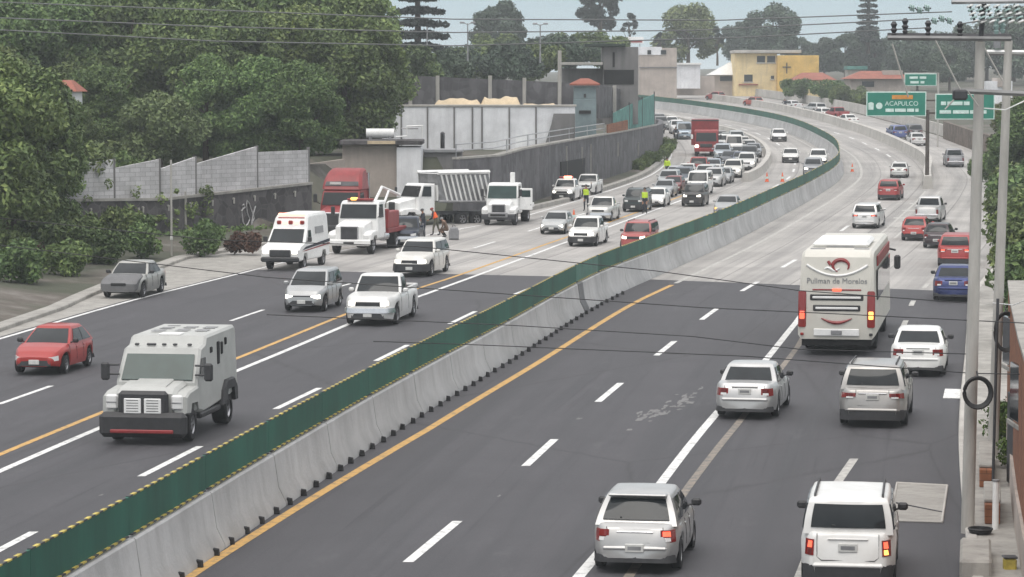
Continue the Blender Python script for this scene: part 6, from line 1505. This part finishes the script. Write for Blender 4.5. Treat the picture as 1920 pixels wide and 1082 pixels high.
# ------------------------------------------------------------------ poles and cables on the right
dA=60.
gA=Vector((xat(1821,dA),dA,gz(dA)));topA=at(1838,78,dA)
PA=empty('utility_pole',gA,0,'nearest tall pale concrete utility pole by the kerb, hung with a black cable coil','utility pole')
rel=topA-gA;mb=MB();mb.tube([(0,0,-.1),rel*.5,rel],[.14,.125,.1],'pole_concrete',12);mb.build('shaft',PA)
def beam(root,o,p,q,r,m,name):
    mb=MB();a=Vector(p)-o;b=Vector(q)-o;mb.tube([a,b],r,m,4);mb.build(name,root)
beam(PA,gA,at(1664,71,dA-.2),at(1896,73,dA-.2),.05,'arm_grey','crossarm')
beam(PA,gA,at(1664,67,dA+.25),at(1896,69,dA+.25),.06,'dark_metal','crossarm')
beam(PA,gA,at(1786,170,dA-.25),at(1925,176,dA-.25),.055,'arm_grey','lower_crossarm')
beam(PA,gA,at(1784,4,dA-.1),at(1960,2,dA-.1),.045,'grey_metal','upper_crossarm')
beam(PA,gA,at(1838,80,dA),at(1846,0,dA),.05,'dark_metal','post_top')
for a,b in (((1673,82),(1703,182)),((1754,76),(1800,168)),((1846,90),(1880,152)),((1802,172),(1772,205)),((1815,172),(1835,200))):
    beam(PA,gA,at(*a,dA-.3),at(*b,dA-.3),.017,'pole_concrete','jumper_cable')
for px,py in ((1676,58),(1697,52),(1740,56),(1800,58),(1868,52),(1880,50)):
    mb=MB();p=at(px,py+12,dA)-gA;mb.loft([[p+Vector((r*math.cos(k*math.pi/4),r*math.sin(k*math.pi/4),z)) for k in range(8)] for r,z in ((.035,0),(.06,.06),(.035,.09),(.075,.16),(.04,.2),(.07,.27),(.03,.33))],'dark_metal' if px<1860 else 'insulator');mb.build('pin_insulator',PA)
for i,px in enumerate((1818,1834,1850,1868,1886,1904,1925)):
    mb=MB();p=at(px,10,dA-.1)-gA;q=p+Vector((.1,-.05,-.32))
    for k in range(5): 
        c=p.lerp(q,k/4);mb.cyl(c,c+Vector((.012,-.006,-.03)),.075,'insulator' if k%2 else 'white_metal',n=8)
    mb.tube([p,q],.025,'dark_metal');mb.build('string_insulator',PA)
for i in range(6):
    mb=MB();p=at(1706+14*i,14+4*(i%2)+(20 if i>2 else 0),dA+.1)-gA
    for k in range(3): mb.cyl(p+Vector((.035*k,0,-.01*k)),p+Vector((.035*k+.02,0,-.01*k)),.07,'insulator',n=8)
    mb.tube([p-Vector((.03,0,0)),p+Vector((.13,0,-.02))],.02,'dark_metal');mb.build('strain_insulator',PA)
mb=MB();p=at(1800,178,dA-.3)-gA;mb.rbox(p,(.3,.2,.22),'dark_metal',.04);mb.build('switch_box',PA)
dB=72.;gB=Vector((xat(1867,dB),dB,gz(dB)+.12));topB=at(1891,76,dB)
PB=empty('utility_pole',gB,0,'second pale concrete utility pole just right of the nearest one','utility pole')
rel=topB-gB;mb=MB();mb.tube([(0,0,-.1),rel*.5,rel],[.14,.12,.1],'pole_concrete',12);mb.build('shaft',PB)
beam(PB,gB,at(1850,97,dB),at(1930,98,dB),.05,'white_metal','crossarm');beam(PB,gB,at(1850,100,dB+.2),at(1930,101,dB+.2),.05,'grey_metal','crossarm')
mb=MB();mb.cyl(at(1870,90,dB)-gB,at(1870,60,dB)-gB,.1,'grey_metal',n=10);mb.build('transformer',PB)
# thin dark pipe post
dC=66.;gC=Vector((xat(1868,dC),dC,gz(dC)+.12));mb=MB();mb.cyl((0,0,0),at(1871,560,dC)-gC,.035,'dark_metal',n=8);mb.cyl((0,0,0),(0,0,.08),.14,'dark_metal',n=10);o=mb.build('pipe_post');o.location=gC;tag(o,'thin dark pipe post on the right pavement behind the red planter','post')
def coil(px,py,d,rx,rz,r,label):
    c=at(px,py,d);mb=MB()
    for j in range(4):
        rr=1-.05*j
        pts=[(rx*rr*math.cos(2*math.pi*k/28),(j-1.5)*.03,rz*rr*math.sin(2*math.pi*k/28)) for k in range(29)];mb.tube(pts,r,'cable',6)
    mb.tube([(0,.0,rz),(.0,.12,rz+.1)],.02,'cable');o=mb.build('cable_coil');o.location=c;tag(o,label,'cable coil')
coil(1833,736,dA-.32,.3,.33,.028,'large round coil of black cable hung on the nearest utility pole')
coil(1886,622,dB-.3,.3,.5,.022,'narrow oval loop of black cable hung on the second utility pole')
def cable(label,pts,r,m='cable',group=None,sag=0.):
    P_=[at(*p) for p in pts];o0=P_[0].copy();path=[]
    for a,b in zip(P_,P_[1:]):
        for k in range(14):
            t=k/14;path.append(a.lerp(b,t)-o0-Vector((0,0,sag*4*t*(1-t))))
    path.append(P_[-1]-o0);mb=MB();mb.tube(path,r,m,5);o=mb.build('overhead_cable');o.location=o0;tag(o,label,'cable',group)
mat('wire_grey',(.16,.165,.165),.5)
cable('topmost of the three long power lines crossing the sky',[(1785,22,60.),(1350,38,61),(850,36,62),(400,19,64),(-60,2,66)],.013,'wire_grey')
cable('middle one of the three long power lines crossing the sky',[(1742,35,60.),(1300,57,61),(850,61,62),(400,50,64),(-60,31,66)],.013,'wire_grey')
cable('lowest of the three long power lines crossing the sky',[(1740,52,60.),(1400,70,61),(850,86,62),(400,77,64),(-60,53,66)],.013,'wire_grey')
cable('short power line from the pin insulators out to the right',[(1800,45,60),(1960,20,58)],.013,'wire_grey')
lowc=[[(-40,405,70),(400,450,69),(780,462,68),(1230,508,67),(1500,545,66),(1812,568,60.3)],[(-40,455,70),(500,520,69),(960,552,68),(1320,577,66),(1600,590,64),(1925,606,60.3)],[(500,590,68),(960,610,67),(1300,631,66),(1500,655,64),(1822,664,60.3)],[(700,640,68),(880,646,67),(1400,668,65),(1822,700,60.3),(1930,702,59)]]
for i,(pts,l) in enumerate(zip(lowc,('uppermost thin dark cable sagging across the road surface view to the bus','thin dark cable crossing in front of the bus lettering, second of the low cables','thin dark cable passing the bus tail lights, third of the low cables','lowest thin dark cable, running just below the bus bumper'))): cable(l,pts,.011)
cable('white service drop looping between the two utility poles',[(1845,203,60),(1885,206,60),(1930,185,60)],.014,'white_metal')
cable('white drop cable from second pole to the adobe building',[(1862,568,70),(1900,572,66),(1930,560,62)],.012,'white_metal')
# distant lamps and poles
def lamp(px,pb,pt,d,label):
    g=at(px,pb,d);o=empty('street_lamp',g,0,label,'street lamp');h=zat(pt,d)-g.z
    mb=MB();mb.cyl((0,0,-1),(0,0,h),.09,'grey_metal',.06,n=8);mb.build('pole',o)
    for s in (-1,1):
        mb=MB();mb.tube([(0,0,h-.1),(s*.5,0,h+.1)],.05,'grey_metal');mb.rbox((s*.55,0,h+.08),(.5,.3,.18),'grey_metal',.05);mb.build('lamp_head',o)
lamp(877,140,44,290,'left of two slim double-headed street lamps behind the column wall')
lamp(1013,100,46,300,'right of two slim double-headed street lamps behind the column wall')
g=at(713,192,220);mb=MB();mb.box(-.22,-.1,-.1,.1,0,zat(72,220)-g.z,'pole_concrete',.02);mb.box(.1,.22,-.1,.1,0,zat(72,220)-g.z,'pole_concrete',.02)
for k in range(9): mb.box(-.1,.1,-.06,.06,.4+.5*k,.5+.5*k,'pole_concrete')
o=mb.build('ladder_pole');o.location=g;tag(o,'pale concrete ladder-like pole rising by the right end of the tree mass','pole')
g=at(801,140,285);mb=MB();mb.cyl((0,0,-1),(0,0,zat(50,285)-g.z),.07,'grey_metal',n=6);o=mb.build('thin_pole');o.location=g;tag(o,'very thin grey pole in front of the tall conifer','pole')
# ------------------------------------------------------------------ pavement furniture, bottom right
def planter(d0,d1,label):
    o=empty('brick_planter',(Rb((d0+d1)/2)+.62,(d0+d1)/2,gz(d0)+.12),-.16,label,'planter');l=(d1-d0)/2
    mb=MB();mb.box(-.16,.16,-l,l,0,.42,'adobe',.02);mb.build('brickwork',o)
    mb=MB();mb.box(-.18,.18,-l+.25,l-.1,.423,.5,'kerb_concrete',.02);mb.build('coping',o)
planter(60.4,63.6,'low red planter with a grey top, nearest the concrete base')
planter(66.,71,'long red-edged planter farther along the right pavement')
g=gat(1829,1062);mb=MB();mb.box(-.3,.3,-1.9,.9,-.1,.42,'kerb_concrete',.05);o=mb.build('base_block');o.location=g;o.rotation_euler=(0,0,-.16);tag(o,'pale concrete block base at the bottom right corner','block')
g=gat(1866,1003);mb=MB();mb.cyl((0,0,0),(.02,.1,1.1),.07,'white_metal',n=10);mb.cyl((.02,.1,1.1),(.02,.1,1.14),.08,'grey_metal',n=10);o=mb.build('pipe_bollard');o.location=g;tag(o,'white pipe bollard beside the low red planter','bollard')
g=gat(1838,1012);mb=MB()
for j in range(3): mb.tube([((.2+.02*j)*math.cos(2*math.pi*k/16),(.2+.02*j)*math.sin(2*math.pi*k/16),.14+.04*j) for k in range(17)],.025,'cable',5)
o=mb.build('hose_coil');o.location=g;tag(o,'small dark coil lying on the pavement between planter and concrete base','coil')
g=gat(1893,1078);mb=MB();mb.box(-.12,.12,-.12,.12,0,.32,'yellow_strip',.03);mb.box(-.14,.14,-.14,.14,.32,.36,'dark_metal',.02);o=mb.build('utility_box');o.location=g;tag(o,'small yellow box by the adobe wall at the bottom right','box')
